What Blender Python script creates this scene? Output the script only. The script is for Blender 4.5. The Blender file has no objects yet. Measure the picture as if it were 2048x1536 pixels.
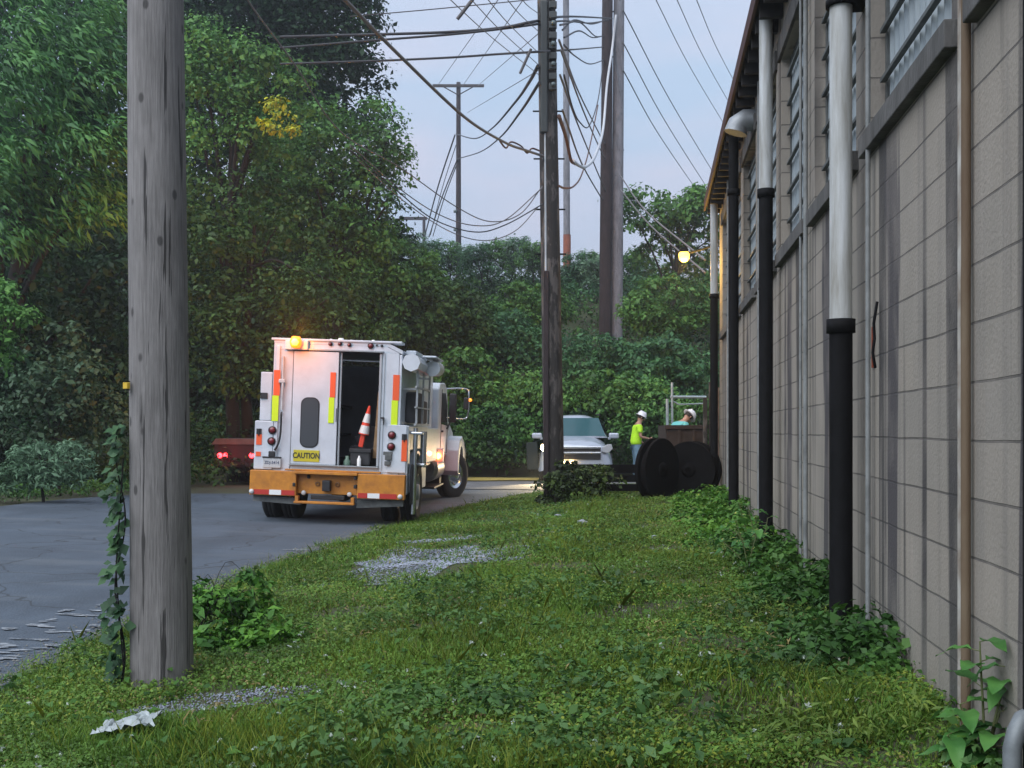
import bpy, bmesh, math, random
import numpy as np
from mathutils import Vector, Matrix, noise as mnoise
R = math.radians
random.seed(7)
rng = np.random.default_rng(11)
SC = bpy.context.scene
COL = SC.collection
F = 2200.0          # focal length in photograph pixels
EYE = 1.4

# ---------------------------------------------------------------- camera, sky, sun
cd = bpy.data.cameras.new('camera')
cam = bpy.data.objects.new('camera', cd); COL.objects.link(cam)
cam.location = (0, 0, EYE); cam.rotation_euler = (R(90), 0, 0)
cd.sensor_width = 36; cd.lens = 36 * F / 2048; cd.shift_y = 92 / 2048
cd.clip_start = 0.1; cd.clip_end = 3000
SC.camera = cam
SUN_EL, SUN_AZ = R(50), R(222)      # azimuth clockwise from +Y: behind the camera, a bit to the left
w = bpy.data.worlds.new('World'); SC.world = w; w.use_nodes = True
nt = w.node_tree; nt.nodes.clear()
sky = nt.nodes.new('ShaderNodeTexSky'); sky.sky_type = 'NISHITA'; sky.sun_disc = False
sky.sun_elevation = SUN_EL; sky.sun_rotation = SUN_AZ; sky.air_density = 1.0; sky.dust_density = 2.2; sky.ozone_density = 1.6
tc = nt.nodes.new('ShaderNodeTexCoord')
mp = nt.nodes.new('ShaderNodeMapping'); mp.inputs['Scale'].default_value = (1.6, 1.6, 4.5)
nz = nt.nodes.new('ShaderNodeTexNoise'); nz.inputs['Scale'].default_value = 2.6; nz.inputs['Detail'].default_value = 4
rp = nt.nodes.new('ShaderNodeValToRGB'); rp.color_ramp.elements[0].position = .38; rp.color_ramp.elements[1].position = .68
mx = nt.nodes.new('ShaderNodeMixRGB'); mx.inputs[2].default_value = (1, 1, 1, 1)
cm = nt.nodes.new('ShaderNodeMixRGB'); cm.inputs[1].default_value = (3.5, 4.5, 5.9, 1); cm.inputs[2].default_value = (4.7, 4.75, 5.8, 1)
ml = nt.nodes.new('ShaderNodeMath'); ml.operation = 'MULTIPLY'; ml.inputs[1].default_value = .06
ad = nt.nodes.new('ShaderNodeMath'); ad.operation = 'ADD'; ad.inputs[1].default_value = .93
bg = nt.nodes.new('ShaderNodeBackground'); bg.inputs['Strength'].default_value = .072
wo = nt.nodes.new('ShaderNodeOutputWorld')
L_ = nt.links.new
L_(tc.outputs['Generated'], mp.inputs[0]); L_(mp.outputs[0], nz.inputs['Vector']); L_(nz.outputs['Fac'], rp.inputs[0])
L_(rp.outputs[0], ml.inputs[0]); L_(ml.outputs[0], ad.inputs[0]); L_(ad.outputs[0], mx.inputs[0])
L_(rp.outputs[0], cm.inputs[0]); L_(cm.outputs[0], mx.inputs[2]); L_(sky.outputs[0], mx.inputs[1]); L_(mx.outputs[0], bg.inputs[0]); L_(bg.outputs[0], wo.inputs[0])
sl = bpy.data.lights.new('sun', 'SUN'); sl.energy = 1.9; sl.angle = R(70); sl.color = (.95, .97, 1)
so = bpy.data.objects.new('sun', sl); COL.objects.link(so)
sd = Vector((math.sin(SUN_AZ) * math.cos(SUN_EL), math.cos(SUN_AZ) * math.cos(SUN_EL), math.sin(SUN_EL)))
so.rotation_euler = sd.to_track_quat('Z', 'Y').to_euler()
SC.view_settings.view_transform = 'Standard'; SC.view_settings.look = 'None'
SC.view_settings.exposure = 1.2; SC.view_settings.gamma = 1
SC.render.engine = 'CYCLES'
SC.cycles.max_bounces = 6; SC.cycles.transparent_max_bounces = 6

def at(px, py, Y):
    return Vector(((px - 1024) / F * Y, Y, EYE - (py - 860) / F * Y))

# ---------------------------------------------------------------- materials
MATS = {}
def mat(name, col, rough=.6, metal=0., var=0., scale=8., stretch=(1, 1, 1), bump=0., emit=None, es=0., trans=0., col2=None, spec=.5, coat=0., bscale=None):
    if name in MATS: return MATS[name]
    m = bpy.data.materials.new(name); m.use_nodes = True; MATS[name] = m
    n = m.node_tree; b = n.nodes['Principled BSDF']; l = n.links.new
    b.inputs['Base Color'].default_value = (*col, 1); b.inputs['Roughness'].default_value = rough
    b.inputs['Metallic'].default_value = metal; b.inputs['Specular IOR Level'].default_value = spec
    b.inputs['Coat Weight'].default_value = coat
    if trans: b.inputs['Transmission Weight'].default_value = trans
    if emit: b.inputs['Emission Color'].default_value = (*emit, 1); b.inputs['Emission Strength'].default_value = es
    if var or bump:
        t = n.nodes.new('ShaderNodeTexCoord'); mpp = n.nodes.new('ShaderNodeMapping'); mpp.inputs['Scale'].default_value = stretch
        z = n.nodes.new('ShaderNodeTexNoise'); z.inputs['Scale'].default_value = scale; z.inputs['Detail'].default_value = 8; z.inputs['Roughness'].default_value = .62
        l(t.outputs['Object'], mpp.inputs[0]); l(mpp.outputs[0], z.inputs['Vector'])
        if var:
            r = n.nodes.new('ShaderNodeValToRGB'); r.color_ramp.elements[0].position = .3; r.color_ramp.elements[1].position = .7
            c2 = col2 or tuple(c * (1 - var) for c in col)
            r.color_ramp.elements[0].color = (*c2, 1); r.color_ramp.elements[1].color = (*[min(1, c * (1 + var * .4)) for c in col], 1)
            l(z.outputs['Fac'], r.inputs[0]); l(r.outputs[0], b.inputs['Base Color'])
        if bump:
            z2 = z
            if bscale:
                z2 = n.nodes.new('ShaderNodeTexNoise'); z2.inputs['Scale'].default_value = bscale; z2.inputs['Detail'].default_value = 6
                l(mpp.outputs[0], z2.inputs['Vector'])
            bp = n.nodes.new('ShaderNodeBump'); bp.inputs['Strength'].default_value = bump; bp.inputs['Distance'].default_value = .02
            l(z2.outputs['Fac'], bp.inputs['Height']); l(bp.outputs[0], b.inputs['Normal'])
    return m

def leafmat(name, cols, nscale=.6, rough=.55, trans=.25, ncol=None):
    """leaves: every leaf its own colour, broad patches from a soft noise"""
    if name in MATS: return MATS[name]
    m = bpy.data.materials.new(name); m.use_nodes = True; MATS[name] = m
    n = m.node_tree; b = n.nodes['Principled BSDF']; l = n.links.new
    b.inputs['Roughness'].default_value = rough; b.inputs['Specular IOR Level'].default_value = .3
    g = n.nodes.new('ShaderNodeNewGeometry'); r = n.nodes.new('ShaderNodeValToRGB')
    e = r.color_ramp.elements
    while len(e) < len(cols): e.new(.5)
    for i, c in enumerate(cols):
        e[i].position = i / (len(cols) - 1); e[i].color = (*c, 1)
    t = n.nodes.new('ShaderNodeTexCoord'); z = n.nodes.new('ShaderNodeTexNoise'); z.inputs['Scale'].default_value = nscale; z.inputs['Detail'].default_value = 3
    l(t.outputs['Object'], z.inputs['Vector'])
    mm = n.nodes.new('ShaderNodeMath'); mm.operation = 'MULTIPLY_ADD'; mm.inputs[1].default_value = 2.6; mm.inputs[2].default_value = -1.15
    l(z.outputs['Fac'], mm.inputs[0])
    m2 = n.nodes.new('ShaderNodeMath'); m2.operation = 'MULTIPLY_ADD'; m2.inputs[1].default_value = .75
    l(g.outputs['Random Per Island'], m2.inputs[0]); l(mm.outputs[0], m2.inputs[2])
    m2.use_clamp = True
    l(m2.outputs[0], r.inputs[0]); l(r.outputs[0], b.inputs['Base Color'])
    tr = n.nodes.new('ShaderNodeBsdfTranslucent'); mxs = n.nodes.new('ShaderNodeMixShader'); mxs.inputs[0].default_value = trans
    l(r.outputs[0], tr.inputs[0]); l(b.outputs[0], mxs.inputs[1]); l(tr.outputs[0], mxs.inputs[2])
    l(mxs.outputs[0], n.nodes['Material Output'].inputs[0])
    return m

# ---------------------------------------------------------------- helpers
def tag(o, label=None, cat=None, group=None, kind=None):
    if label: o['label'] = label
    if cat: o['category'] = cat
    if group: o['group'] = group
    if kind: o['kind'] = kind
    return o
def empty(name, loc=(0, 0, 0), rot=(0, 0, 0)):
    o = bpy.data.objects.new(name, None); COL.objects.link(o); o.location = loc; o.rotation_euler = rot
    o.empty_display_size = .2
    return o
class MB:
    def __init__(s): s.v = []; s.f = []; s.sm = []
    def add(s, vs, fs, smooth=False):
        k = len(s.v); s.v += [tuple(v) for v in vs]; s.f += [tuple(i + k for i in f) for f in fs]; s.sm += [smooth] * len(fs); return s
    def box(s, x0, x1, y0, y1, z0, z1, bev=0., M=None):
        x0, x1 = sorted((x0, x1)); y0, y1 = sorted((y0, y1)); z0, z1 = sorted((z0, z1))
        bm = bmesh.new(); bmesh.ops.create_cube(bm, size=1)
        for v in bm.verts:
            v.co = Vector((x0 + (v.co.x + .5) * (x1 - x0), y0 + (v.co.y + .5) * (y1 - y0), z0 + (v.co.z + .5) * (z1 - z0)))
        if bev: bmesh.ops.bevel(bm, geom=bm.edges[:], offset=min(bev, .45 * min(x1 - x0, y1 - y0, z1 - z0)), segments=2, affect='EDGES', profile=.5)
        if M is not None: bmesh.ops.transform(bm, matrix=M, verts=bm.verts)
        bm.verts.index_update()
        s.add([v.co for v in bm.verts], [[v.index for v in f.verts] for f in bm.faces]); bm.free(); return s
    def tube(s, pts, rad, seg=10, cap=True, smooth=True):
        pts = [Vector(p) for p in pts]; n = len(pts)
        if not isinstance(rad, (list, tuple)): rad = [rad] * n
        ref = None; vs = []
        for i, p in enumerate(pts):
            t = (pts[min(i + 1, n - 1)] - pts[max(i - 1, 0)]).normalized()
            if ref is None: ref = Vector((0, 0, 1)) if abs(t.z) < .9 else Vector((1, 0, 0))
            u = (ref - t * ref.dot(t)).normalized(); ref = u; q = t.cross(u)
            for k in range(seg):
                a = 2 * math.pi * k / seg; vs.append(p + (u * math.cos(a) + q * math.sin(a)) * rad[i])
        fs = [(i * seg + k, i * seg + (k + 1) % seg, (i + 1) * seg + (k + 1) % seg, (i + 1) * seg + k) for i in range(n - 1) for k in range(seg)]
        s.add(vs, fs, smooth)
        if cap:
            s.add(vs[:seg], [tuple(range(seg))[::-1]]); s.add(vs[-seg:], [tuple(range(seg))])
        return s
    def lathe(s, prof, seg=24, M=None, smooth=True):
        """profile (r, z) round the z axis"""
        vs = [Vector((r * math.cos(2 * math.pi * k / seg), r * math.sin(2 * math.pi * k / seg), z)) for r, z in prof for k in range(seg)]
        if M is not None: vs = [M @ v for v in vs]
        fs = [(i * seg + k, i * seg + (k + 1) % seg, (i + 1) * seg + (k + 1) % seg, (i + 1) * seg + k) for i in range(len(prof) - 1) for k in range(seg)]
        return s.add(vs, fs, smooth)
    def prism(s, poly, a0, a1, axis='x', bev=0.):
        """closed polygon extruded along an axis; poly is in the two other axes in order"""
        bm = bmesh.new(); n = len(poly); rows = []
        for a in (a0, a1):
            rows.append([bm.verts.new((a, p, q) if axis == 'x' else (p, a, q) if axis == 'y' else (p, q, a)) for p, q in poly])
        for k in range(n): bm.faces.new((rows[0][k], rows[0][(k + 1) % n], rows[1][(k + 1) % n], rows[1][k]))
        bm.faces.new(rows[0][::-1]); bm.faces.new(rows[1])
        bmesh.ops.recalc_face_normals(bm, faces=bm.faces[:])
        if bev: bmesh.ops.bevel(bm, geom=bm.edges[:], offset=bev, segments=2, affect='EDGES', profile=.5)
        bm.verts.index_update()
        s.add([v.co for v in bm.verts], [[v.index for v in f.verts] for f in bm.faces]); bm.free(); return s
    def build(s, name, m, parent=None, recalc=False):
        me = bpy.data.meshes.new(name); me.from_pydata(s.v, [], s.f)
        me.polygons.foreach_set('use_smooth', s.sm)
        if recalc:
            bm = bmesh.new(); bm.from_mesh(me); bmesh.ops.recalc_face_normals(bm, faces=bm.faces[:]); bm.to_mesh(me); bm.free()
        o = bpy.data.objects.new(name, me); COL.objects.link(o); me.materials.append(m)
        if parent: o.parent = parent
        return o
def rotm(axis, a, piv=(0, 0, 0)):
    return Matrix.Translation(piv) @ Matrix.Rotation(a, 4, axis) @ Matrix.Translation(-Vector(piv))
def npmesh(name, V, Q, m, parent=None, smooth=False):
    """V (n,3), Q (k,4) quads"""
    me = bpy.data.meshes.new(name); k = Q.shape[1]
    me.vertices.add(len(V)); me.vertices.foreach_set('co', V.astype(np.float32).ravel())
    me.loops.add(Q.size); me.loops.foreach_set('vertex_index', Q.astype(np.int32).ravel())
    me.polygons.add(len(Q)); me.polygons.foreach_set('loop_start', np.arange(0, Q.size, k, dtype=np.int32))
    if smooth: me.polygons.foreach_set('use_smooth', np.ones(len(Q), bool))
    me.update(calc_edges=True); me.materials.append(m)
    o = bpy.data.objects.new(name, me); COL.objects.link(o)
    if parent: o.parent = parent
    return o
def unit(a): return a / np.maximum(np.linalg.norm(a, axis=1, keepdims=True), 1e-6)
def leaves(C, N, S, asp=.6, T=None, fold=.25, jit=.6):
    """kites: C centre of base, N normal, S length; two folded triangles each as one quad"""
    n = len(C); N = unit(N + rng.normal(0, jit, (n, 3)))
    if T is None: T = rng.normal(0, 1, (n, 3))
    T = unit(T - N * (T * N).sum(1, keepdims=True)); B = np.cross(N, T); S = S[:, None]
    p0 = C; p1 = C + T * S * .45 + B * S * asp * .5 + N * S * fold * .4; p2 = C + T * S - N * S * fold * .5; p3 = C + T * S * .45 - B * S * asp * .5 + N * S * fold * .4
    V = np.stack([p0, p1, p2, p3], 1).reshape(-1, 3)
    return V
def leafobj(name, Vs, m, parent=None):
    V = np.concatenate(Vs); Q = np.arange(len(V)).reshape(-1, 4)
    return npmesh(name, V, Q, m, parent)

# ---------------------------------------------------------------- terrain
def sstep(t): t = np.clip(t, 0, 1); return t * t * (3 - 2 * t)
RE = np.array([(-3.0, 0), (-2.85, 5), (-2.75, 7.2), (-2.68, 10.1), (-2.3, 13.4), (-1.55, 18.1), (-.3, 22.8), (.65, 25.2), (3, 27), (7, 27.8), (16, 28)])   # right road edge
def xr(Y): return np.interp(Y, RE[:9, 1], RE[:9, 0])
LE = np.array([(-8.9, -2), (-8.8, 8), (-8.6, 16), (-8.2, 20), (-7.2, 22), (-5, 23), (-3.0, 25.6), (-1.2, 28.7), (1.4, 31.2), (5, 32.6), (16, 33.4)])       # left road edge
def H(X, Y):
    X = np.asarray(X, float); Y = np.asarray(Y, float)
    road = -.03 * (np.clip(X, -9, -1) + 3.6) * (1 - sstep((Y - 22) / 8)) 
    d = X - xr(Y)
    verge = .27 * sstep(d / 3.2) * (1 - sstep((Y - 22) / 4)) + .03 * sstep(d / .3) * (1 - sstep((Y - 22) / 3))
    hill = 8.0 * sstep((Y - 32.5 - .12 * np.clip(X - 2, 0, 20)) / 21) 
    left = 2.0 * sstep((-9.3 - X) / 9) * sstep(Y / 10)
    bump = .03 * np.sin(X * 2.3 + Y * 1.1) * np.sin(Y * 1.7 - X) * sstep(d / 1.0)
    return road + verge + hill + left + bump * (Y < 27)
def grid(xs, ys):
    X, Y = np.meshgrid(xs, ys); Z = H(X, Y); V = np.stack([X, Y, Z], -1).reshape(-1, 3)
    nx = len(xs); ny = len(ys); i = np.arange((nx - 1) * (ny - 1)); r, c = i // (nx - 1), i % (nx - 1); a = r * nx + c
    return V, np.stack([a, a + 1, a + nx + 1, a + nx], 1)
xs = np.concatenate([np.linspace(-400, -24, 14), np.arange(-23.5, 20, .25), np.linspace(21, 400, 14)])
ys = np.concatenate([np.linspace(-60, -2, 8), np.arange(-1, 60, .25), np.linspace(62, 900, 20)])
V, Q = grid(xs, ys)
tag(npmesh('ground', V, Q, mat('soil', (.045, .058, .022), .95, var=.6, scale=1.3, bump=.6, col2=(.035, .028, .016), bscale=14), smooth=True), kind='structure')

# road: strip between the edge curves
def resample(P, n):
    d = np.r_[0, np.cumsum(np.linalg.norm(np.diff(P, axis=0), axis=1))]; t = np.linspace(0, d[-1], n * 4)
    Q_ = np.stack([np.interp(t, d, P[:, 0]), np.interp(t, d, P[:, 1])], 1)
    k = np.ones(25) / 25; E = np.pad(Q_, ((12, 12), (0, 0)), 'edge')
    S_ = np.stack([np.convolve(E[:, 0], k, 'valid'), np.convolve(E[:, 1], k, 'valid')], 1)
    S_[0] = Q_[0]; S_[-1] = Q_[-1]
    return S_[::4]
A = resample(LE, 160); B = resample(RE, 160)
B[:, 0] += .06 * np.sin(B[:, 1] * 3.1) + .04 * np.sin(B[:, 1] * 7.7)
m_ = 30; tt = np.linspace(0, 1, m_)[None, :, None]
G = A[:, None] * (1 - tt) + B[:, None] * tt
Z = H(G[..., 0], G[..., 1]) + .035
Z[:, -1] -= .03; Z[:, 0] -= .03
V = np.concatenate([G, Z[..., None]], -1).reshape(-1, 3); n0 = len(A)
i = np.arange((n0 - 1) * (m_ - 1)); r, c = i // (m_ - 1), i % (m_ - 1); a = r * m_ + c
asph = mat('asphalt', (.058, .078, .104), .88, var=.3, scale=.9, bump=.5, bscale=45)
n = asph.node_tree; l = n.links.new; b = n.nodes['Principled BSDF']; prev = b.inputs['Base Color'].links[0].from_socket
t = [q for q in n.nodes if q.type == 'TEX_COORD'][0]
for sc_, lo_, hi_, cc, am in (((1.2, .25, 1), .52, .66, (.03, .042, .058), .55), ((90, 90, 90), .58, .72, (.17, .19, .21), .5), ((.5, 2.2, 1), .55, .7, (.10, .115, .13), .5)):
    m1 = n.nodes.new('ShaderNodeMapping'); m1.inputs['Scale'].default_value = sc_; l(t.outputs['Object'], m1.inputs[0]); z1 = n.nodes.new('ShaderNodeTexNoise'); z1.inputs['Scale'].default_value = 1; z1.inputs['Detail'].default_value = 5; l(m1.outputs[0], z1.inputs['Vector'])
    r1 = n.nodes.new('ShaderNodeMapRange'); r1.inputs[1].default_value = lo_; r1.inputs[2].default_value = hi_; r1.inputs[4].default_value = am; l(z1.outputs['Fac'], r1.inputs[0]); x1 = n.nodes.new('ShaderNodeMixRGB'); x1.inputs[2].default_value = (*cc, 1); l(r1.outputs[0], x1.inputs[0]); l(prev, x1.inputs[1]); prev = x1.outputs[0]
v1 = n.nodes.new('ShaderNodeTexVoronoi'); v1.feature = 'DISTANCE_TO_EDGE'; v1.inputs['Scale'].default_value = .55; nn1 = n.nodes.new('ShaderNodeTexNoise'); nn1.inputs['Scale'].default_value = 1.5; l(t.outputs['Object'], nn1.inputs['Vector'])
ma = n.nodes.new('ShaderNodeVectorMath'); ma.operation = 'MULTIPLY_ADD'; ma.inputs[1].default_value = (.9, .9, 0); l(nn1.outputs['Color'], ma.inputs[0]); l(t.outputs['Object'], ma.inputs[2]); l(ma.outputs[0], v1.inputs['Vector'])
r1 = n.nodes.new('ShaderNodeMapRange'); r1.inputs[1].default_value = .004; r1.inputs[2].default_value = .009; r1.inputs[3].default_value = .7; r1.inputs[4].default_value = 0; l(v1.outputs['Distance'], r1.inputs[0]); x1 = n.nodes.new('ShaderNodeMixRGB'); x1.inputs[2].default_value = (.02, .025, .03, 1); l(r1.outputs[0], x1.inputs[0]); l(prev, x1.inputs[1]); l(x1.outputs[0], b.inputs['Base Color'])
tag(npmesh('road', V, np.stack([a, a + 1, a + m_ + 1, a + m_], 1), asph, smooth=True), kind='structure')
# gravel skirt where the road bends away
def blobsheet(name, cx, cy, rx, ry, m, dz, seed, n=48, kind='structure'):
    rs = random.Random(seed); ph = [rs.uniform(0, 6) for _ in range(4)]
    V = [(cx, cy, 0)]; 
    rings = 6
    for q in range(1, rings + 1):
        for k in range(n):
            a = 2 * math.pi * k / n; f = 1 + .14 * math.sin(2 * a + ph[0]) + .1 * math.sin(5 * a + ph[1]) + .07 * math.sin(9 * a + ph[2])
            V.append((cx + rx * f * math.cos(a) * q / rings, cy + ry * f * math.sin(a) * q / rings, 0))
    V = [(x, y, float(H(x, y)) + dz) for x, y, _ in V]
    Fc = [(0, 1 + k, 1 + (k + 1) % n) for k in range(n)]
    for q in range(rings - 1):
        for k in range(n):
            a = 1 + q * n; Fc.append((a + k, a + n + k, a + n + (k + 1) % n, a + (k + 1) % n))
    mb = MB(); mb.add(V, Fc, True); return tag(mb.build(name, m), kind=kind)
grav = mat('gravel_stone', (.34, .35, .37), .9, var=.45, scale=30, bump=.5)
blobsheet('gravel_lane', 1.2, 28.0, 4.6, 2.6, mat('lane_gravel', (.13, .13, .135), .95, var=.35, scale=3, bump=.6, bscale=30), .05, 3)
blobsheet('glow_tinted_grass_strip', -.5, 29.9, 2.3, .8, mat('glow_tinted_grass', (.36, .27, .06), .95, var=.5, scale=6, bump=.5), .075, 5)  # headlight glow is painted into the yellow of this dry grass
# loose stones
def pebbles(name, cx, cy, rx, ry, n, s0, s1, label, seed):
    r_ = np.random.default_rng(seed)
    a = r_.uniform(0, 2 * np.pi, n); q = np.sqrt(r_.uniform(0, 1, n)) * (1 + .25 * np.sin(3 * a + seed) + .15 * np.sin(7 * a))
    X = cx + rx * q * np.cos(a); Y = cy + ry * q * np.sin(a); Zp = H(X, Y) + .008
    S = r_.uniform(s0, s1, n)
    base = np.array([(1, 0, 0), (0, 1, 0), (-1, 0, 0), (0, -1, 0), (0, 0, .6), (0, 0, -.3)], float)
    base = np.concatenate([base[:4] * 1, base[4:]])
    P = base[None] * (S[:, None, None] * r_.uniform(.55, 1.25, (n, 6, 1)))
    th = r_.uniform(0, 6.28, n); c_, s_ = np.cos(th), np.sin(th)
    PX = P[..., 0] * c_[:, None] - P[..., 1] * s_[:, None]; PY = P[..., 0] * s_[:, None] + P[..., 1] * c_[:, None]
    Vp = np.stack([PX + X[:, None], PY + Y[:, None], P[..., 2] + Zp[:, None]], -1).reshape(-1, 3)
    T = np.array([(0, 1, 4), (1, 2, 4), (2, 3, 4), (3, 0, 4), (1, 0, 5), (2, 1, 5), (3, 2, 5), (0, 3, 5)])
    Qp = (T[None] + (np.arange(n) * 6)[:, None, None]).reshape(-1, 3)
    m = leafmat('stone_chips', [(0.118, 0.135, 0.17), (0.204, 0.225, 0.278), (0.321, 0.349, 0.412)], 2., rough=.8, trans=0)
    return tag(npmesh(name, Vp, Qp, m), label, 'gravel', kind='stuff')
pebbles('gravel_patch', -.78, 10.8, .92, 1.35, 7500, .006, .018, 'patch of pale loose gravel showing through the grass beside the road', 2)
pebbles('gravel_patch', -.8, 13.2, .65, .4, 1700, .006, .016, 'smaller strip of pale gravel just beyond the main gravel patch', 4)
pebbles('gravel_patch', -1.45, 5.35, .6, .26, 1900, .004, .010, 'thin scatter of pale gravel at the foot of the near utility pole', 8)
GP = [(-.78, 10.8, .92, 1.35), (-.8, 13.2, .6, .4), (-1.45, 5.35, .5, .2)]
r_ = np.random.default_rng(77); n_e = 5200; Ye = 4 + 18 * r_.random(n_e) ** 1.4; Xe = xr(Ye) - np.abs(r_.normal(0, .16, n_e)) + .04; Se = r_.uniform(.004, .012, n_e)
base = np.array([(1, 0, 0), (0, 1, 0), (-1, 0, 0), (0, -1, 0), (0, 0, .7)], float); Pe = base[None] * Se[:, None, None] * r_.uniform(.6, 1.3, (n_e, 5, 1)) + np.stack([Xe, Ye, H(Xe, Ye) + .037], 1)[:, None]
Te = np.array([(0, 1, 4), (1, 2, 4), (2, 3, 4), (3, 0, 4)])
tag(npmesh('road_edge_grit', Pe.reshape(-1, 3), (Te[None] + (np.arange(n_e) * 5)[:, None, None]).reshape(-1, 3), mat('grit', (.14, .14, .13), .9, var=.5, scale=30)), 'loose grit along the ragged edge of the asphalt', 'grit', kind='stuff')
# worn paint streaks on the asphalt
mb = MB(); rs = random.Random(5)
def streak(x, y, lx, ly):
    n = 14; vs = []
    for k in range(n):
        a = 2 * math.pi * k / n; f = rs.uniform(.55, 1.1); X, Y = x + lx * f * math.cos(a), y + ly * f * math.sin(a); vs.append((X, Y, float(H(X, Y)) + .044))
    mb.add(vs, [tuple(range(n))])
for px, py, wpx in [(150, 1240, 55), (195, 1228, 30), (75, 1262, 40), (20, 1270, 25), (110, 1272, 45), (60, 1288, 60), (10, 1300, 50), (190, 1258, 20), (100, 1250, 25), (30, 1310, 55), (165, 1268, 25), (605, 1101, 42), (645, 1096, 15), (90, 1300, 30), (135, 1230, 20), (210, 1216, 22), (10, 1322, 35)]:
    Y = F * 1.4 / (py - 860); X = (px - 1024) / F * Y
    
    for _ in range(3): streak(X + rs.uniform(-.5, .5) * wpx / F * Y, Y + rs.uniform(-.07, .07), wpx / F * Y * rs.uniform(.25, .8), .012 + .03 * rs.random())
tag(mb.build('worn_road_paint', mat('worn_paint', (.27, .29, .31), .9, var=.6, scale=16, col2=(.058, .075, .098))), kind='structure')

# ---------------------------------------------------------------- block building
TH = math.atan(276 / F); LAT = 1.25
bld = empty('block_building', (LAT * math.cos(TH), -LAT * math.sin(TH), 0), (0, 0, -TH))
tag(bld, 'long taupe concrete block building with high ribbed windows and black and white downspouts', 'building')
def tY(Y): return (Y + LAT * math.sin(TH)) / math.cos(TH)
# wall material: painted block, stained in vertical runs
m = bpy.data.materials.new('painted_block'); m.use_nodes = True; n = m.node_tree; l = n.links.new; b = n.nodes['Principled BSDF']
t = n.nodes.new('ShaderNodeTexCoord'); sx = n.nodes.new('ShaderNodeSeparateXYZ'); cx_ = n.nodes.new('ShaderNodeCombineXYZ')
l(t.outputs['Object'], sx.inputs[0]); l(sx.outputs['Y'], cx_.inputs['X']); l(sx.outputs['Z'], cx_.inputs['Y'])
wn = n.nodes.new('ShaderNodeTexNoise'); wn.inputs['Scale'].default_value = 1.3; l(t.outputs['Object'], wn.inputs['Vector'])
va = n.nodes.new('ShaderNodeVectorMath'); va.operation = 'MULTIPLY_ADD'; va.inputs[1].default_value = (.02, .02, .0); l(wn.outputs['Color'], va.inputs[0]); l(cx_.outputs[0], va.inputs[2])
bk = n.nodes.new('ShaderNodeTexBrick'); l(va.outputs[0], bk.inputs['Vector'])
bk.inputs['Scale'].default_value = 1; bk.inputs['Brick Width'].default_value = 500; bk.inputs['Row Height'].default_value = .228
bk.inputs['Mortar Size'].default_value = .0055; bk.inputs['Mortar Smooth'].default_value = .3
bk.inputs['Color1'].default_value = (.285, .252, .212, 1); bk.inputs['Color2'].default_value = (.262, .234, .200, 1); bk.inputs['Mortar'].default_value = (.11, .10, .09, 1)
bk2 = n.nodes.new('ShaderNodeTexBrick'); l(va.outputs[0], bk2.inputs['Vector']); bk2.inputs['Scale'].default_value = 1; bk2.inputs['Brick Width'].default_value = .456; bk2.inputs['Row Height'].default_value = .228
bk2.inputs['Mortar Size'].default_value = .003; bk2.inputs['Color1'].default_value = (1, 1, 1, 1); bk2.inputs['Color2'].default_value = (.9, .92, .94, 1); bk2.inputs['Mortar'].default_value = (.93, .93, .93, 1)
bmul = n.nodes.new('ShaderNodeMixRGB'); bmul.blend_type = 'MULTIPLY'; bmul.inputs[0].default_value = 1; l(bk.outputs['Color'], bmul.inputs[1]); l(bk2.outputs['Color'], bmul.inputs[2])
def stain(scale_xyz, lo, hi, color, amt, prev, detail=5):
    mp_ = n.nodes.new('ShaderNodeMapping'); mp_.inputs['Scale'].default_value = scale_xyz; l(t.outputs['Object'], mp_.inputs[0])
    z_ = n.nodes.new('ShaderNodeTexNoise'); z_.inputs['Scale'].default_value = 1; z_.inputs['Detail'].default_value = detail; l(mp_.outputs[0], z_.inputs['Vector'])
    r_ = n.nodes.new('ShaderNodeMapRange'); r_.inputs[1].default_value = lo; r_.inputs[2].default_value = hi; r_.inputs[4].default_value = amt; l(z_.outputs['Fac'], r_.inputs[0])
    x_ = n.nodes.new('ShaderNodeMixRGB'); x_.inputs[2].default_value = (*color, 1); l(r_.outputs[0], x_.inputs[0]); l(prev, x_.inputs[1]); return x_.outputs[0], r_
c1, _ = stain((4, 6, .16), .52, .68, (.13, .12, .115), .45, bmul.outputs[0])
c1, _ = stain((2, 3.3, .07), .54, .60, (.035, .033, .035), .9, c1, 3)
# heavy runs below the window corners: strips repeating with the bays
mth = lambda op, a=None, b_=None: n.nodes.new('ShaderNodeMath')
def M_(op, x, y=None, z=None):
    q = n.nodes.new('ShaderNodeMath'); q.operation = op
    for k, v in enumerate((x, y, z)):
        if v is None: continue
        if isinstance(v, (int, float)): q.inputs[k].default_value = v
        else: l(v, q.inputs[k])
    return q.outputs[0]
ph_ = M_('FRACT', M_('DIVIDE', M_('SUBTRACT', sx.outputs['Y'], tY(6.28) - .56 - 22.365), 2.13))   # 0 at the strip
dist = M_('ABSOLUTE', M_('SUBTRACT', ph_, .5))
wob = n.nodes.new('ShaderNodeTexNoise'); wob.inputs['Scale'].default_value = 1; mp3 = n.nodes.new('ShaderNodeMapping'); mp3.inputs['Scale'].default_value = (3, 9, .6)
l(t.outputs['Object'], mp3.inputs[0]); l(mp3.outputs[0], wob.inputs['Vector'])
wv = M_('MULTIPLY_ADD', wob.outputs['Fac'], .16, dist)
run = n.nodes.new('ShaderNodeMapRange'); run.inputs[1].default_value = .155; run.inputs[2].default_value = .14; run.inputs[4].default_value = .97; l(wv, run.inputs[0])
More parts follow.
